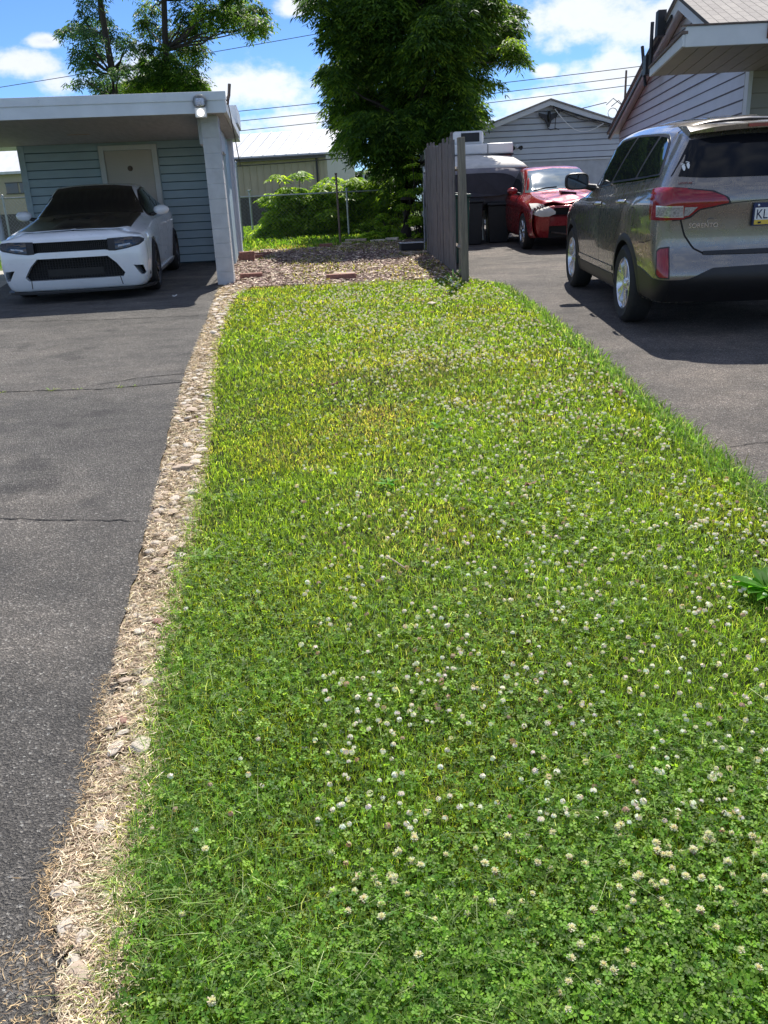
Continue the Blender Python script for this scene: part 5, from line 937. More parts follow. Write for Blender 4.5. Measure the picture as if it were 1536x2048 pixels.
# fuel flap (left)
q, nn = proj(bv, -1.52, .985, 'L', .0015); mb = MB(); mb.lathe([(.078, 0), (.084, .0)], q, 'X', 28); part(sv, 'fuel_flap', mb.mesh('f'), M_['dark'], None)
for s_ in (-1, 1):   # tail lamps: side part + gate part + clear insets
    X = lambda P: [(s_*a, b_) for a, b_ in P]
    part(sv, 'tail_light_bezel', patch(bv, X([(-.77, 1.243), (-.70, 1.235), (-.45, 1.205), (-.33, 1.15), (-.305, 1.10)]), X([(-.77, .975), (-.68, .982), (-.62, .995), (-.55, 1.055), (-.305, 1.095)]), 'B', .004, 30, 10), M_['black'])
    dg_ = 'BL' if s_ < 0 else 'BR'; Y_ = lambda P: [(-s_*a, b_) for a, b_ in P]
    tl = part(sv, 'tail_light', patch(bv, Y_([(.765, 1.225), (.90, 1.238), (1.10, 1.228)]), Y_([(.80, .985), (.95, .982), (1.10, .988)]), dg_, .010, 18, 12, .016), M_['red_lens'])
    part(sv, 'reversing_lens', patch(bv, Y_([(.90, 1.09), (1.09, 1.085)]), Y_([(.905, 1.02), (1.09, 1.012)]), dg_, .014, 10, 5, .004), M_['clear_lens'], 35, tl)
    part(sv, 'lens_rim', patch(bv, Y_([(.89, 1.10), (1.095, 1.095)]), Y_([(.895, 1.01), (1.095, 1.002)]), dg_, .0115, 10, 5, .003), M_['alloy'], 35, tl)
    tl = part(sv, 'gate_light', patch(bv, X([(-.685, 1.224), (-.47, 1.196), (-.36, 1.155), (-.33, 1.12)]), X([(-.685, .995), (-.63, 1.01), (-.56, 1.066), (-.33, 1.105)]), 'B', .010, 20, 10, .016), M_['red_lens'])
    part(sv, 'reversing_lens', patch(bv, X([(-.68, 1.085), (-.575, 1.082)]), X([(-.68, 1.012), (-.64, 1.018)]), 'B', .014, 10, 5, .004), M_['clear_lens'], 35, tl)
    part(sv, 'reflector_surround', patch(bv, X([(-.868, .735), (-.85, .763), (-.775, .772)]), X([(-.868, .54), (-.85, .512), (-.775, .508)]), 'B', .004, 8, 8, .01), M_['black'])
    part(sv, 'reflector', patch(bv, X([(-.860, .728), (-.845, .752), (-.785, .760)]), X([(-.860, .548), (-.845, .524), (-.785, .520)]), 'B', .010, 8, 8, .012), M_['red_lens'])
    part(sv, 'lower_valance', patch(bv, Y_([(.60, .575), (.72, .555), (.90, .505), (1.125, .498)]), Y_([(.62, .34), (.75, .31), (.9, .30), (1.125, .30)]), dg_, .006, 18, 6, .01), M_['black'])
part(sv, 'rear_window', patch(bv, [(-.60, 1.60), (-.3, 1.625), (0, 1.63), (.3, 1.625), (.60, 1.60)], [(-.765, 1.325), (-.5, 1.305), (0, 1.30), (.5, 1.305), (.765, 1.325)], 'B', .004, 30, 14, .01), M_['rear_glass'])
part(sv, 'bumper_insert', patch(bv, [(-.76, .497), (-.62, .50), (-.42, .59), (0, .60), (.42, .59), (.62, .50), (.76, .497)], [(-.76, .30), (-.62, .30), (-.3, .29), (0, .29), (.3, .29), (.62, .30), (.76, .30)], 'B', .010, 30, 8, .02), M_['black'])
part(sv, 'step_pad', patch(bv, [(-.50, .725), (0, .73), (.50, .725)], [(-.50, .695), (0, .69), (.50, .695)], 'B', .012, 24, 3, .02), M_['black'])
gap = [(-.70, .985), (-.66, .86), (-.58, .75), (-.48, .70), (0, .695), (.48, .70), (.58, .75), (.66, .86), (.70, .985)]
part(sv, 'tailgate_gap', seam(bv, gap, 'B', .014, .002, 50), M_['dark'], None)
part(sv, 'tailgate_crease', seam(bv, [(-.31, 1.10), (-.1, 1.115), (.1, 1.115), (.31, 1.10)], 'B', .006, .0015), M_['dark'], None)
# spoiler with brake light
mb = MB(); V = []
for i in range(21):
    xx = -.60+1.2*i/20; e_ = max(0, (abs(xx)-.42)/.18); y0_ = -1.60; ye = -2.10+.07*(xx/.6)**2; V += [(xx, y0_, 1.722), (xx, -1.85, 1.735-.02*(xx/.6)**2), (xx, ye+.06*e_, 1.708-.03*(xx/.6)**2-.012*e_), (xx, ye+.01+.06*e_, 1.672-.03*(xx/.6)**2+.004*e_), (xx, -1.93, 1.655-.03*(xx/.6)**2)]
mb.add(V, [(i*5+j, (i+1)*5+j, (i+1)*5+(j+1) % 5, i*5+(j+1) % 5) for i in range(20) for j in range(5)]+[(0, 1, 2, 3, 4), (104, 103, 102, 101, 100)]); part(sv, 'spoiler', mb.mesh('s'), M_['suv_paint'], 30)
mb = MB(); mb.b2((-.17, -2.106, 1.680), (.17, -2.08, 1.704)); part(sv, 'brake_light', mb.mesh('s'), M_['red_lens'], None)
mb = MB(); mb.tube([(.27, -1.42, 1.755), (.27, -1.36, 1.77)], [.045, .02], 10); mb.tube([(.27, -1.38, 1.765), (.30, -1.52, 1.985)], [.008, .005], 8); mb.lathe([(0, .01), (.008, .006), (.008, -.006)], (.30, -1.52, 1.985), n=8); part(sv, 'antenna', mb.mesh('a'), M_['black'], 50)
# roof ribs
for xx in (-.30, -.10, .12, .34): mb = MB(); P = [proj(bv, xx, -1.5+i*.19, 'T', .003)[0] for i in range(10)]; mb.tube(P, .010, 6); part(sv, 'roof_rib', mb.mesh('r'), M_['suv_paint'], 60)
# lettering and plate
def on_gate(me, name, mat, x0, z0, parent=sv, off=.006, mat2=None):
    for v in me.vertices: q, nn = proj(bv, x0+v.co.x, z0+v.co.y, 'B', off+v.co.z); v.co = q
    return part(sv, name, me, mat, None, parent)
on_gate(text_mesh('SORENTO', .052, .003), 'model_lettering', M_['chrome'], -.63, .915)
sc_ = text_mesh('LAFORTUNE', .020, .0015); on_gate(sc_, 'dealer_lettering', M_['red_dark'], -.73, 1.262)
mb = MB(); mb.lathe([(.030, 0), (.036, .003), (.036, 0)], (0, 0, 0), n=16, a0=.6, a1=3.2); on_gate(mb.mesh('e'), 'badge_trace', M_['alloy'], -.45, .955)
plf = MB(); plf.b2((-.16, -2.300, .915), (.16, -2.272, 1.095)); pl = part(sv, 'licence_plate', plf.mesh('p'), M_['navy'], None); pl.location = (.035, .0, 0)
mb = MB(); mb.b2((-.15, -2.304, .962), (.15, -2.3005, 1.057)); part(sv, 'plate_field', mb.mesh('p'), M_['white'], None, pl)
mb = MB(); mb.b2((-.15, -2.304, .925), (.15, -2.3005, .961)); part(sv, 'plate_band', mb.mesh('p'), M_['yellow'], None, pl)
mb = MB(); mb.b2((-.02-.10, -2.307, .933), (-.095, -2.3045, .948)); part(sv, 'plate_bolt', mb.mesh('p'), M_['black'], None, pl)
tm = text_mesh('KL', .108, .001); 
for v in tm.vertices: v.co = Vector((-.142+v.co.x*.80, -2.3055, .970+v.co.y))
part(sv, 'plate_characters', tm, M_['navy'], None, pl)
mb = MB(); mb.lathe([(.0, .0), (.011, .001)], (-.125, -2.3055, 1.076), 'Y', 4); part(sv, 'plate_emblem', mb.mesh('p'), M_['alloy'], None, pl)
# baby-feet sticker on the glass
mb = MB()
for (fx, fz, tl_) in ((-.675, 1.385, .25), (-.640, 1.40, -.15)):
    P = [(fx+math.sin(a)*.012*(1+.3*math.cos(a)), fz+math.cos(a)*.024) for a in np.linspace(0, 2*PI, 13)[:-1]]
    T_ = [proj(bv, a, b_, 'B', .0065)[0] for a, b_ in P]; mb.add(T_, [tuple(range(len(T_)))])
    for k in range(5):
        cx, cz = fx-.012+k*.0055, fz+.031-abs(k-1)*.0018; Q_ = [proj(bv, cx+.0035*math.sin(a), cz+.0035*math.cos(a), 'B', .0065)[0] for a in np.linspace(0, 2*PI, 7)[:-1]]; mb.add(Q_, [tuple(range(6))])
part(sv, 'footprint_sticker', mb.mesh('s'), M_['white'], None)
for sd, sg in (('L', -1), ('R', 1)):
    for sy in (-1, 1): wheel(sv, sg*.825, sy*AY, .365, .235, sd, M_['alloy'], 5, True, .655)
LIM.clear()
# ---------------------------------------------------------------- white muscle sedan facing the street
ch = place_car('parked_car', 'white muscle sedan with satin black hood scoop parked under the carport', -4.30, 14.22, PI+R(6.5), (1.03, .95, 1.0))
st = [(-2.15, .90, .22, .98, 1.10, .68), (-1.95, .93, .20, 1.0, 1.20, .60), (-1.525, .955, .18, .98, 1.345, .585), (-1.05, .955, .17, .965, 1.45, .59), (-.5, .95, .17, .955, 1.48, .60), (-.1, .95, .17, .95, 1.44, .61), (.3, .95, .17, .945, 1.28, .62), (.72, .95, .17, .93, 1.075, .70), (1.1, .955, .17, .905, 1.02, .72), (1.525, .96, .17, .87, .975, .72), (1.95, .945, .16, .83, .935, .70), (2.12, .925, .155, .81, .915, .66)]
yF = [(.13, 2.36), (.18, 2.42), (.28, 2.455), (.5, 2.47), (.62, 2.465), (.74, 2.45), (.82, 2.43), (.87, 2.38), (.905, 2.26)]
yR = [(.2, -2.5), (.5, -2.58), (.8, -2.58), (1.0, -2.52), (1.1, -2.4)]
me = car_body(st, yF, yR, ((.945, .15, .81, .90, .62), .22), ((.88, .22, .96, 1.06, .6), .22), (6, 5))
bv = bvh_of(me); AY = 1.525; AR = .385
wells = [well(sg*1.3, sy*AY, .36, AR, -sg*.62, 1) for sg in (-1, 1) for sy in (-1, 1)]
def fprism(P, y0_, y1_): mb = MB(); mb.prism(P, y0_, y1_, 'Y'); return mb
intake = fprism([(-.45, .575), (.45, .575), (.55, .48), (.64, .345), (.61, .295), (-.61, .295), (-.64, .345), (-.55, .48)], 2.30, 2.9)
fogs = [fprism([(s_*.76, .44), (s_*.885, .43), (s_*.905, .33), (s_*.88, .305), (s_*.84, .31)], 2.0, 2.9) for s_ in (-1, 1)]
grl = fprism([(-.50, .785), (.50, .785), (.50, .64), (.42, .655), (-.42, .655), (-.50, .64)], 2.33, 2.9)
me2 = cut(me, wells+[intake, grl]+fogs); me2.materials.append(M_['white_paint']); body = bpy.data.objects.new('body', me2); C.objects.link(body); body.parent = ch; me2.shade_smooth(); me2.set_sharp_from_angle(angle=R(32))
mb = MB(); mb.b2((-.58, -2.2, .17), (.58, 2.0, .6)); part(ch, 'underbody', mb.mesh('u'), M_['dark'], None)
M_['mesh_grille'] = plain('grille_mesh', (.015, .015, .017), .35, .3, var=.2, scale=10)
def grille(x0, x1, z0_, z1_, y_, name, nx, nz, bw=.006):
    mb = MB(); mb.b2((x0, y_-.02, z0_), (x1, y_-.012, z1_)); o = part(ch, name+'_backing', mb.mesh('g'), M_['dark'], None); mb = MB()
    for i in range(nx+1): xx = x0+(x1-x0)*i/nx; mb.b2((xx-bw/2, y_-.011, z0_), (xx+bw/2, y_, z1_))
    for j in range(nz+1): zz = z0_+(z1_-z0_)*j/nz; mb.b2((x0, y_-.009, zz-bw/2), (x1, y_-.002, zz+bw/2))
    part(ch, name, mb.mesh('g'), M_['mesh_grille'], None)
grille(-.52, .52, .63, .80, 2.36, 'upper_grille', 40, 7); grille(-.66, .66, .285, .58, 2.335, 'lower_grille', 36, 9)
mb = MB(); mb.b2((-.36, 2.337, .33), (.36, 2.341, .43)); part(ch, 'intercooler', mb.mesh('i'), M_['mesh_grille'], None)
for s_ in (-1, 1): mb = MB(); mb.b2((s_*.70, 1.98, .27), (s_*.92, 2.03, .46)); part(ch, 'side_duct', mb.mesh('i'), M_['dark'], None)
for s_ in (-1, 1):
    X = lambda P: [(s_*a, b_) for a, b_ in P]
    hb_ = part(ch, 'headlight_bezel', patch(bv, X([(.47, .795), (.60, .80), (.78, .805), (.88, .795), (.925, .765)]), X([(.47, .64), (.55, .635), (.70, .655), (.87, .695), (.925, .735)]), 'F', .003, 24, 8), M_['black'])
    hl = part(ch, 'headlight', patch(bv, X([(.56, .785), (.75, .80), (.85, .79), (.885, .765)]), X([(.56, .655), (.70, .67), (.85, .71), (.885, .745)]), 'F', .008, 16, 6), M_['glass'])
    part(ch, 'lamp_element', patch(bv, X([(.60, .705), (.76, .725)]), X([(.60, .682), (.755, .705)]), 'F', .012, 8, 3, .003), M_['clear_lens'], 35, hl)
    part(ch, 'lamp_element', patch(bv, X([(.63, .765), (.80, .785)]), X([(.63, .755), (.80, .775)]), 'F', .012, 8, 3, .003), M_['iron'], 35, hl)
part(ch, 'fascia_seam', seam(bv, [(-.57, .30), (-.585, .19)], 'F', .010, .002, 8), M_['dark'], None); part(ch, 'fascia_seam', seam(bv, [(.57, .30), (.585, .19)], 'F', .010, .002, 8), M_['dark'], None)
# splitter
mb = MB(); V = []
for i in range(25):
    xx = -.97+1.94*i/24; ye = float(np.interp(abs(xx), [0, .5, .75, .9, .97], [2.53, 2.52, 2.46, 2.32, 2.12])); V += [(xx, ye, .150), (xx, ye, .125), (xx, ye-.35, .125), (xx, ye-.35, .15)]
mb.add(V, [(i*4+j, (i+1)*4+j, (i+1)*4+(j+1) % 4, i*4+(j+1) % 4) for i in range(24) for j in range(4)]+[(0, 1, 2, 3), (99, 98, 97, 96)]); part(ch, 'front_splitter', mb.mesh('s'), M_['black'], None)
# hood vinyl + scoops
hd = part(ch, 'hood_panel', patch(bv, [(-.74, .72), (-.3, .66), (0, .64), (.3, .66), (.74, .72)], [(-.735, 1.97), (-.55, 2.09), (0, 2.12), (.55, 2.09), (.735, 1.97)], 'T', .003, 36, 24, .006), M_['vinyl'])
mb = MB(); V = []
prof_ = [(2.0, .0), (1.9, .03), (1.75, .048), (1.55, .052), (1.5, .045), (1.0, .03), (.8, .0)]
for i in range(13):
    xx = -.30+.6*i/12; f_ = (1-(abs(xx)/.30)**4)
    for yy, hh in prof_: V.append(proj(bv, xx, yy, 'T', .004+hh*f_)[0])
mb.add(V, [(i*7+j, (i+1)*7+j, (i+1)*7+j+1, i*7+j+1) for i in range(12) for j in range(6)]); part(ch, 'hood_bulge', mb.mesh('b'), M_['vinyl'], 60, hd)
mb = MB(); c_ = [proj(bv, xx, yy, 'T', .056)[0] for xx, yy in ((-.14, 1.60), (.14, 1.60), (.14, 1.50), (-.14, 1.50))]; mb.add(c_, [(0, 1, 2, 3)]); part(ch, 'scoop_opening', mb.mesh('b'), M_['dark'], None, hd)
for s_ in (-1, 1):
    mb = MB(); V = [proj(bv, s_*xx, yy, 'T', hh)[0] for xx, yy, hh in ((.44, 1.30, .004), (.64, 1.20, .004), (.60, .98, .022), (.44, 1.05, .022), (.44, .98, .004), (.60, .92, .004))]; mb.add(V, [(0, 1, 2, 3), (3, 2, 5, 4)]); part(ch, 'hood_vent', mb.mesh('v'), M_['vinyl'], None, hd)
part(ch, 'windshield', patch(bv, [(-.55, 1.425), (-.3, 1.452), (0, 1.46), (.3, 1.452), (.55, 1.425)], [(-.76, 1.045), (-.4, 1.075), (0, 1.08), (.4, 1.075), (.76, 1.045)], 'F', .004, 30, 14, .01), M_['glass'])
for sd in 'LR':
    part(ch, 'window_surround', patch(bv, [(-1.85, 1.06), (-1.5, 1.30), (-1.1, 1.385), (-.5, 1.415), (-.05, 1.37), (.45, 1.12), (.58, 1.02)], [(-1.83, 1.04), (-1.2, 1.01), (-.5, .995), (.2, .985), (.56, .985), (.58, 1.0)], sd, .002, 50, 8, .004), M_['black'])
    part(ch, 'window', patch(bv, [(-.55, 1.395), (-.1, 1.355), (.3, 1.18), (.5, 1.05)], [(-.45, 1.01), (0, 1.005), (.35, 1.0), (.5, 1.0)], sd, .005, 16, 8, .003), M_['glass'])
    part(ch, 'window', patch(bv, [(-1.5, 1.28), (-1.1, 1.37), (-.62, 1.395)], [(-1.62, 1.05), (-1.0, 1.02), (-.53, 1.01)], sd, .005, 16, 8, .003), M_['glass'])
    for pts in ([(.62, .93), (.66, .6), (.60, .25)], [(-.50, .99), (-.50, .6), (-.48, .25)], [(-1.35, 1.02), (-1.3, .8), (-1.1, .6), (-1.05, .3)]): part(ch, 'panel_gap', seam(bv, pts, sd, .007, .0012), M_['dark'], None)
    part(ch, 'side_skirt', patch(bv, [(-1.12, .27), (1.12, .26)], [(-1.12, .18), (1.12, .175)], sd, .03, 20, 4, .03), M_['white_paint'])
    for yy in (-.30, -1.22): q, nn = proj(bv, yy, .86, sd, 0); d = AX[sd][1]; mb = MB(); mb.tube([q+Vector((0, .1, 0)), q+Vector((0, .09, 0))+d*.03, q+Vector((0, -.09, 0))+d*.03, q+Vector((0, -.1, 0))], .013, 8); part(ch, 'door_handle', mb.mesh('h'), M_['white_paint'], 60)
    q, nn = proj(bv, .40, 1.0, sd, 0); d = AX[sd][1]; mr_ = MB(); mr_.lathe([(0, .075), (.05, .068), (.085, .04), (.098, 0), (.092, -.03), (0, -.032)], axis='Y', n=20); mr_.v = [(a*1.2, b_, c*.76) for a, b_, c in mr_.v]; o = part(ch, 'mirror', mr_.mesh('m'), M_['white_paint'], 60); o.location = q+d*.15+Vector((0, .0, .07))
    ma = MB(); ma.tube([q-d*.03, q+d*.09+Vector((0, 0, .035))], [.035, .025], 8); part(ch, 'mirror_arm', ma.mesh('a'), M_['black'], 60)
for sd, sg in (('L', -1), ('R', 1)):
    for sy in (-1, 1): wheel(ch, sg*.85, sy*AY, .36, .26, sd, M_['dark_alloy'], 5, True, .74)
# ---------------------------------------------------------------- damaged red car
rc = place_car('parked_car', 'damaged red hatchback with crumpled hood and missing bumper, between camper and SUV', 3.62, 17.75, PI+R(1.5), .97)
st = [(-1.95, .84, .22, .95, 1.30, .52), (-1.3, .875, .2, .95, 1.42, .55), (-.6, .875, .2, .93, 1.46, .56), (-.1, .875, .2, .92, 1.44, .57), (.25, .875, .2, .91, 1.32, .58), (.55, .87, .2, .90, 1.17, .60), (.85, .87, .2, .88, 1.02, .64), (1.3, .87, .2, .84, .95, .66), (1.7, .84, .22, .78, .90, .62), (1.9, .80, .25, .74, .84, .56)]
me = car_body(st, [(.2, 1.95), (.4, 2.0), (.6, 2.04), (.7, 2.06), (.82, 2.02), (.9, 1.95)], [(.2, -2.1), (.6, -2.2), (.95, -2.15), (1.3, -2.0), (1.42, -1.9)], ((.77, .24, .72, .80, .5), .28), ((.80, .22, .95, 1.26, .5), .2), (5, 4))
bv = bvh_of(me); AY = 1.28
def crumple(me):
  for v in me.vertices:           # crumple the hood
    if v.co.y > .95 and v.co.z > .80: v.co.z += (.032*math.sin(v.co.x*9+v.co.y*5)+.014*math.sin(v.co.y*17+v.co.x*4))*min(1, (v.co.y-.95)*2)*max(0, min(1, (.62-abs(v.co.x))*5))
me2 = cut(me, [well(sg*1.3, sy*AY, .33, .36, -sg*.62, 1) for sg in (-1, 1) for sy in (-1, 1)]+[fprism([(-.78, .55), (-.30, .62), (-.28, .76), (.42, .76), (.50, .60), (.50, .20), (-.78, .20)], 1.62, 2.6)], True); me2.materials.append(M_['red_paint']); crumple(me2); bv0 = bv; crumple(me); bv = bvh_of(me); body = bpy.data.objects.new('body', me2); C.objects.link(body); body.parent = rc; me2.shade_smooth(); me2.set_sharp_from_angle(angle=R(28))
mb = MB(); mb.b2((-.55, -1.9, .2), (.55, 1.5, .6)); part(rc, 'underbody', mb.mesh('u'), M_['dark'], None)
mb = MB(); mb.b2((-.75, 1.55, .22), (.5, 1.70, .54)); mb.b2((-.3, 1.6, .62), (.44, 1.68, .75)); part(rc, 'radiator_support', mb.mesh('u'), M_['black'], None)
mb = MB(); mb.b2((-.30, 1.80, .44), (.62, 1.90, .60)); mb.b2((-.22, 1.905, .50), (-.16, 1.915, .54)); part(rc, 'crash_beam', mb.mesh('u'), M_['red_paint'], None, None)
mb = MB(); mb.tube([(-.2, 1.72, .30), (.1, 1.78, .27), (.4, 1.75, .32)], .02, 6); mb.tube([(-.5, 1.72, .32), (-.3, 1.75, .28), (-.2, 1.72, .36)], .016, 6); part(rc, 'loose_hoses', mb.mesh('u'), M_['iron'], 60)
# the car's left front corner shows at the camera's right; its right corner (local +x after the half turn shows left)
hl = part(rc, 'headlight', patch(bv0, [(.40, .70), (.55, .80), (.68, .83), (.79, .82)], [(.40, .66), (.52, .62), (.66, .62), (.79, .66)], 'F', .02, 16, 8, .03), M_['canvas'])
hl = part(rc, 'headlight', patch(bv0, [(-.40, .70), (-.55, .80), (-.68, .83), (-.79, .82)], [(-.40, .66), (-.52, .62), (-.66, .62), (-.79, .66)], 'F', .02, 16, 8, .03), M_['canvas'])
mb = MB(); mb.box((.62, 1.78, .47), (.20, .10, .17), jit=.04); mb.box((.56, 1.80, .36), (.10, .06, .13), jit=.03); o = part(rc, 'washer_bottle', mb.mesh('w'), M_['canvas'], 30); sb = o.modifiers.new('s', 'SUBSURF'); sb.levels = sb.render_levels = 2
q = [proj(bv, xx, yy, 'T', .01)[0] for xx, yy in ((-.16, 1.32), (.14, 1.32), (.14, 1.18), (-.16, 1.18))]; q2 = [proj(bv, xx, yy, 'T', .055)[0] for xx, yy in ((-.15, 1.30), (.13, 1.30), (.13, 1.10), (-.15, 1.10))]
mb = MB(); mb.add(q+q2, [(0, 1, 5, 4), (1, 2, 6, 5), (3, 0, 4, 7), (4, 5, 6, 7), (2, 3, 7, 6)]); sc_ = part(rc, 'hood_scoop', mb.mesh('s'), M_['red_paint'], None)
mb = MB(); mb.add([q[0].lerp(q2[0], .15)+Vector((.01, .004, 0)), q[1].lerp(q2[1], .15)+Vector((-.01, .004, 0)), q2[1]+Vector((-.01, .004, -.01)), q2[0]+Vector((.01, .004, -.01))], [(0, 1, 2, 3)]); part(rc, 'scoop_mouth', mb.mesh('s'), M_['dark'], None, sc_)
M_['pearl'] = plain('hazed_headlamp', (.62, .60, .54), .2, 0, var=.3, scale=25, coat=.8)
M_['bright_glass'] = plain('pale_windshield', (.14, .18, .19), .06, 0, var=.2, scale=3, spec=1., coat=1)
part(rc, 'windshield', patch(bv, [(-.52, 1.39), (0, 1.425), (.52, 1.39)], [(-.70, 1.00), (0, 1.05), (.70, 1.00)], 'F', .004, 24, 12, .01), M_['bright_glass'])
for s_ in (-1, 1): mb = MB(); P = [proj(bv, s_*xx, zz, 'F', .012)[0] for xx, zz in ((.55 if s_ > 0 else .10, 1.03), (.3 if s_ > 0 else .35, 1.07), (.08 if s_ > 0 else .62, 1.08))]; mb.tube(P, .008, 6); part(rc, 'wiper', mb.mesh('w'), M_['black'], 60)
for sd in 'LR':
    part(rc, 'window_surround', patch(bv, [(-1.7, 1.2), (-1.3, 1.36), (-.6, 1.40), (-.1, 1.37), (.3, 1.2), (.62, 1.0)], [(-1.7, 1.02), (-1.0, .985), (-.3, .97), (.3, .955), (.6, .955), (.64, .97)], sd, .002, 40, 8, .004), M_['black'])
    part(rc, 'window', patch(bv, [(-.5, 1.38), (-.1, 1.35), (.25, 1.19), (.52, 1.02)], [(-.5, .99), (0, .98), (.3, .975), (.52, .975)], sd, .005, 16, 8, .003), M_['glass'])
    part(rc, 'window', patch(bv, [(-1.5, 1.27), (-1.2, 1.35), (-.58, 1.385)], [(-1.5, 1.03), (-1.0, 1.0), (-.58, .99)], sd, .005, 16, 8, .003), M_['glass'])
    for pts in ([(.66, .90), (.68, .6), (.62, .28)], [(-.54, .97), (-.52, .28)]): part(rc, 'panel_gap', seam(bv, pts, sd, .008, .0012), M_['dark'], None)
    q, nn = proj(bv, .48, .97, sd, 0); d = AX[sd][1]; mr_ = MB(); mr_.lathe([(0, .07), (.05, .06), (.085, .03), (.09, -.02), (0, -.03)], axis='Y', n=16); mr_.v = [(a*1.15, b_, c*.75) for a, b_, c in mr_.v]; o = part(rc, 'mirror', mr_.mesh('m'), M_['red_paint'], 60); o.location = q+d*.14+Vector((0, 0, .07)); ma = MB(); ma.tube([q-d*.03, q+d*.09+Vector((0, 0, .04))], [.03, .02], 8); part(rc, 'mirror_arm', ma.mesh('a'), M_['black'], 60)
for sd, sg in (('L', -1), ('R', 1)):
    for sy in (-1, 1): wheel(rc, sg*.77, sy*AY, .335, .2, sd, M_['alloy'], 6, False, .66)
# ---------------------------------------------------------------- folding camper with tent end
cy = 18.9; cg = gz(19)
cv = thing('folding_camper', 'pop-up tent camper with white roof, rooftop air conditioner and grey canvas end, behind the fence', 'camper', (2.17, cy, cg)); cv.scale = (.86, 1, 1)
mb = MB(); mb.b2((-1.05, .25, 1.72), (1.05, 3.9, 1.93)); mb.obj('roof', M_['white'], cv, bevel=.03)
mb = MB(); mb.b2((.42, .238, 1.74), (.435, .249, 1.91)); mb.b2((-1.06, .24, 1.70), (1.06, 3.91, 1.719)); mb.obj('roof_seam', M_['canvas_dark'], cv)
mb = MB(); mb.b2((-1.0, .3, .42), (1.0, 3.8, .95)); mb.obj('body', M_['canvas'], cv, bevel=.02)
mb = MB(); mb.b2((-1.0, .45, .952), (1.0, 3.7, 1.70)); mb.obj('tent_side', M_['canvas'], cv)
# bulging bed-end tent: shaped shell
def shell(name, prof, halfw, mat, y0_, bow, ny=10, nx=16, par=cv):
    V = []; 
    for j, (zz, yy, hw2) in enumerate(prof):
        for i in range(nx+1): u = -1+2*i/nx; V.append((u*hw2*halfw, y0_+yy-bow*(1-u*u)*.5+.012*math.sin(i*1.9+j*2.3), zz-(.05*u*u if j < 3 else .02*u*u)))
    mb = MB(); mb.add(V, [(j*(nx+1)+i, j*(nx+1)+i+1, (j+1)*(nx+1)+i+1, (j+1)*(nx+1)+i) for j in range(len(prof)-1) for i in range(nx)]); o = mb.obj(name, mat, par, smooth=60); sd_ = o.modifiers.new('t', 'SOLIDIFY'); sd_.thickness = .012; return o
shell('tent_roof', [(1.712, .22, .93), (1.64, -.10, 1.0), (1.54, -.45, 1.1), (1.42, -.72, 1.15)], 1.06, M_['canvas'], .0, .05)
shell('tent_front', [(1.415, -.72, 1.15), (1.30, -.76, 1.17), (1.0, -.74, 1.16), (.78, -.66, 1.12), (.64, -.45, 1.04)], 1.06, M_['canvas_mid'], 0, .08)
mb = MB(); V = []; n = 28
for i in range(n): a = 2*PI*i/n; cx_, sx_ = math.cos(a), math.sin(a); px_ = abs(cx_)**.55*math.copysign(1, cx_)*.98; pz = abs(sx_)**.7*math.copysign(1, sx_); V.append((px_*(1.0-.08*max(0, pz)), -.845+.05*px_*px_, 1.10+pz*.22))
V2 = [(a, b_+.03, c) for a, b_, c in V]; mb.add(V+V2, [tuple(range(n))]+[(i, i+n, (i+1) % n+n, (i+1) % n) for i in range(n)]); mb.obj('window_flap', M_['canvas_dark'], cv)
for s_ in (-1, 1): mb = MB(); V = [(s_*1.22, -.60, 1.38), (s_*1.20, -.45, .74), (s_*1.02, .3, .72), (s_*1.0, .35, 1.70), (s_*1.16, -.3, 1.50)]; mb.add(V, [(0, 1, 2, 3, 4)]); o = mb.obj('tent_cheek', M_['canvas_mid'], cv); sd_ = o.modifiers.new('t', 'SOLIDIFY'); sd_.thickness = .01
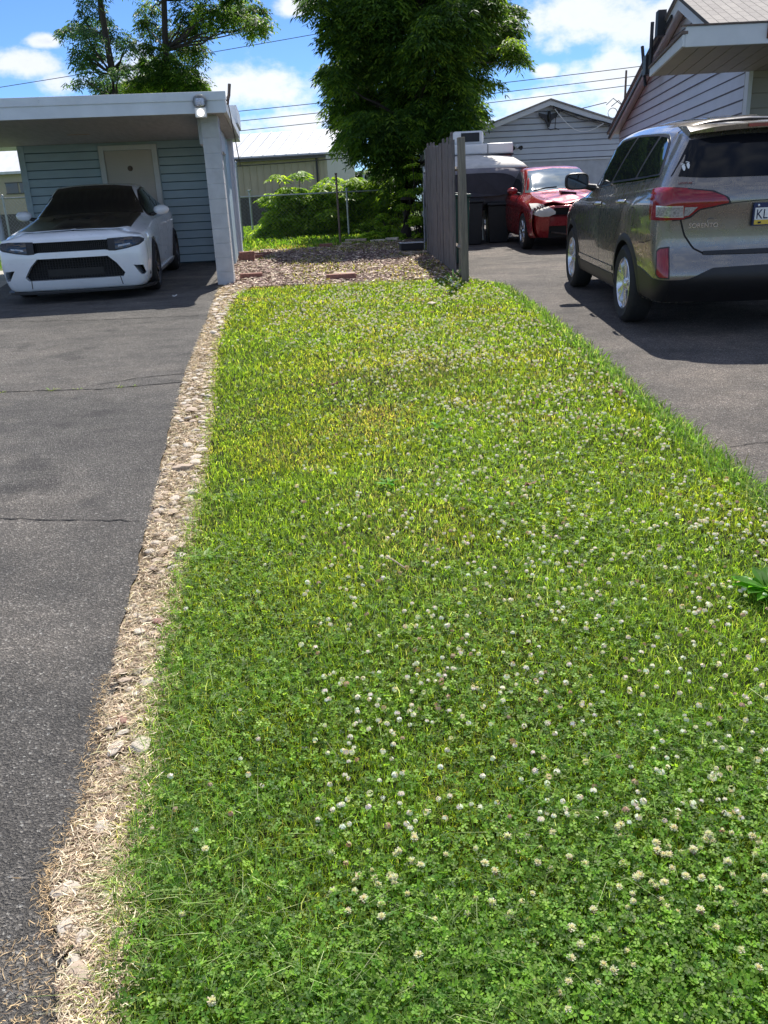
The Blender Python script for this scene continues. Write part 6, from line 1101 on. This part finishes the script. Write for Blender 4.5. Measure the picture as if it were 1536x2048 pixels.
mb = MB(); mb.b2((-1.1, -.55, .62), (1.1, .3, .655)); mb.obj('bed_platform', M_['canvas_dark'], cv)
ac = MB(); ac.b2((-.40, .45, 1.935), (.36, 1.4, 2.20)); aco = ac.obj('air_conditioner', M_['white'], cv, bevel=.06); ac = MB(); ac.b2((-.20, .438, 1.985), (.25, .449, 2.16)); ac.obj('vent_grille', M_['black'], cv, aco and None) if False else ac.obj('vent_grille', M_['black'], aco)
for s_ in (-1, 1): mb = MB(); mb.lathe([(.0, -.09), (.2, -.09), (.28, -.07), (.29, 0), (.28, .07), (.2, .09), (0, .09)], (s_*.92, 2.2, .28), 'X', 24); mb.obj('wheel', M_['rubber'], cv, smooth=40)
mb = MB(); mb.tube([(.75, -.3, .0), (.8, .3, .45)], .02, 6); mb.tube([(.3, .2, .0), (.3, .2, .42)], .03, 6); mb.b2((.72, .15, .12), (1.02, .2, .18)); mb.b2((.5, .1, .36), (1.0, .29, .41)); mb.obj('jack_frame', M_['canvas'], cv)
# bins behind the fence post
def bin_(name, label, x, y, w_, d_, h_, mat):
    t = thing(name, label, 'bin', (x, y, gz(y)+.005)); mb = MB(); mb.box((0, 0, h_/2), (w_*.82, d_*.82, h_), taper=1.2); mb.obj('body', mat, t, bevel=.015); mb = MB(); mb.box((0, -.02, h_+.025), (w_*1.06, d_*1.1, .05)); mb.box((0, -.02, h_+.06), (w_*.8, d_*.8, .03)); mb.obj('lid', mat, t, bevel=.012)
    for s_ in (-1, 1): mb = MB(); mb.lathe([(0, -.02), (.09, -.02), (.1, 0), (.09, .02), (0, .02)], (s_*w_*.38, d_*.42, .10), 'X', 16); mb.obj('wheel', M_['rubber'], t, smooth=40)
    return t
bin_('wheeled_bin', 'dark green wheeled bin right behind the free wooden post', 1.40, 14.6, .44, .45, 1.02, M_['bin'])
bin_('wheeled_bin', 'black wheeled bin standing under the camper tent end', 2.02, 18.1, .52, .5, .80, M_['black'])
bin_('wheeled_bin', 'black wheeled bin right of the other black bin, under the camper', 2.62, 18.35, .46, .5, .72, M_['black'])
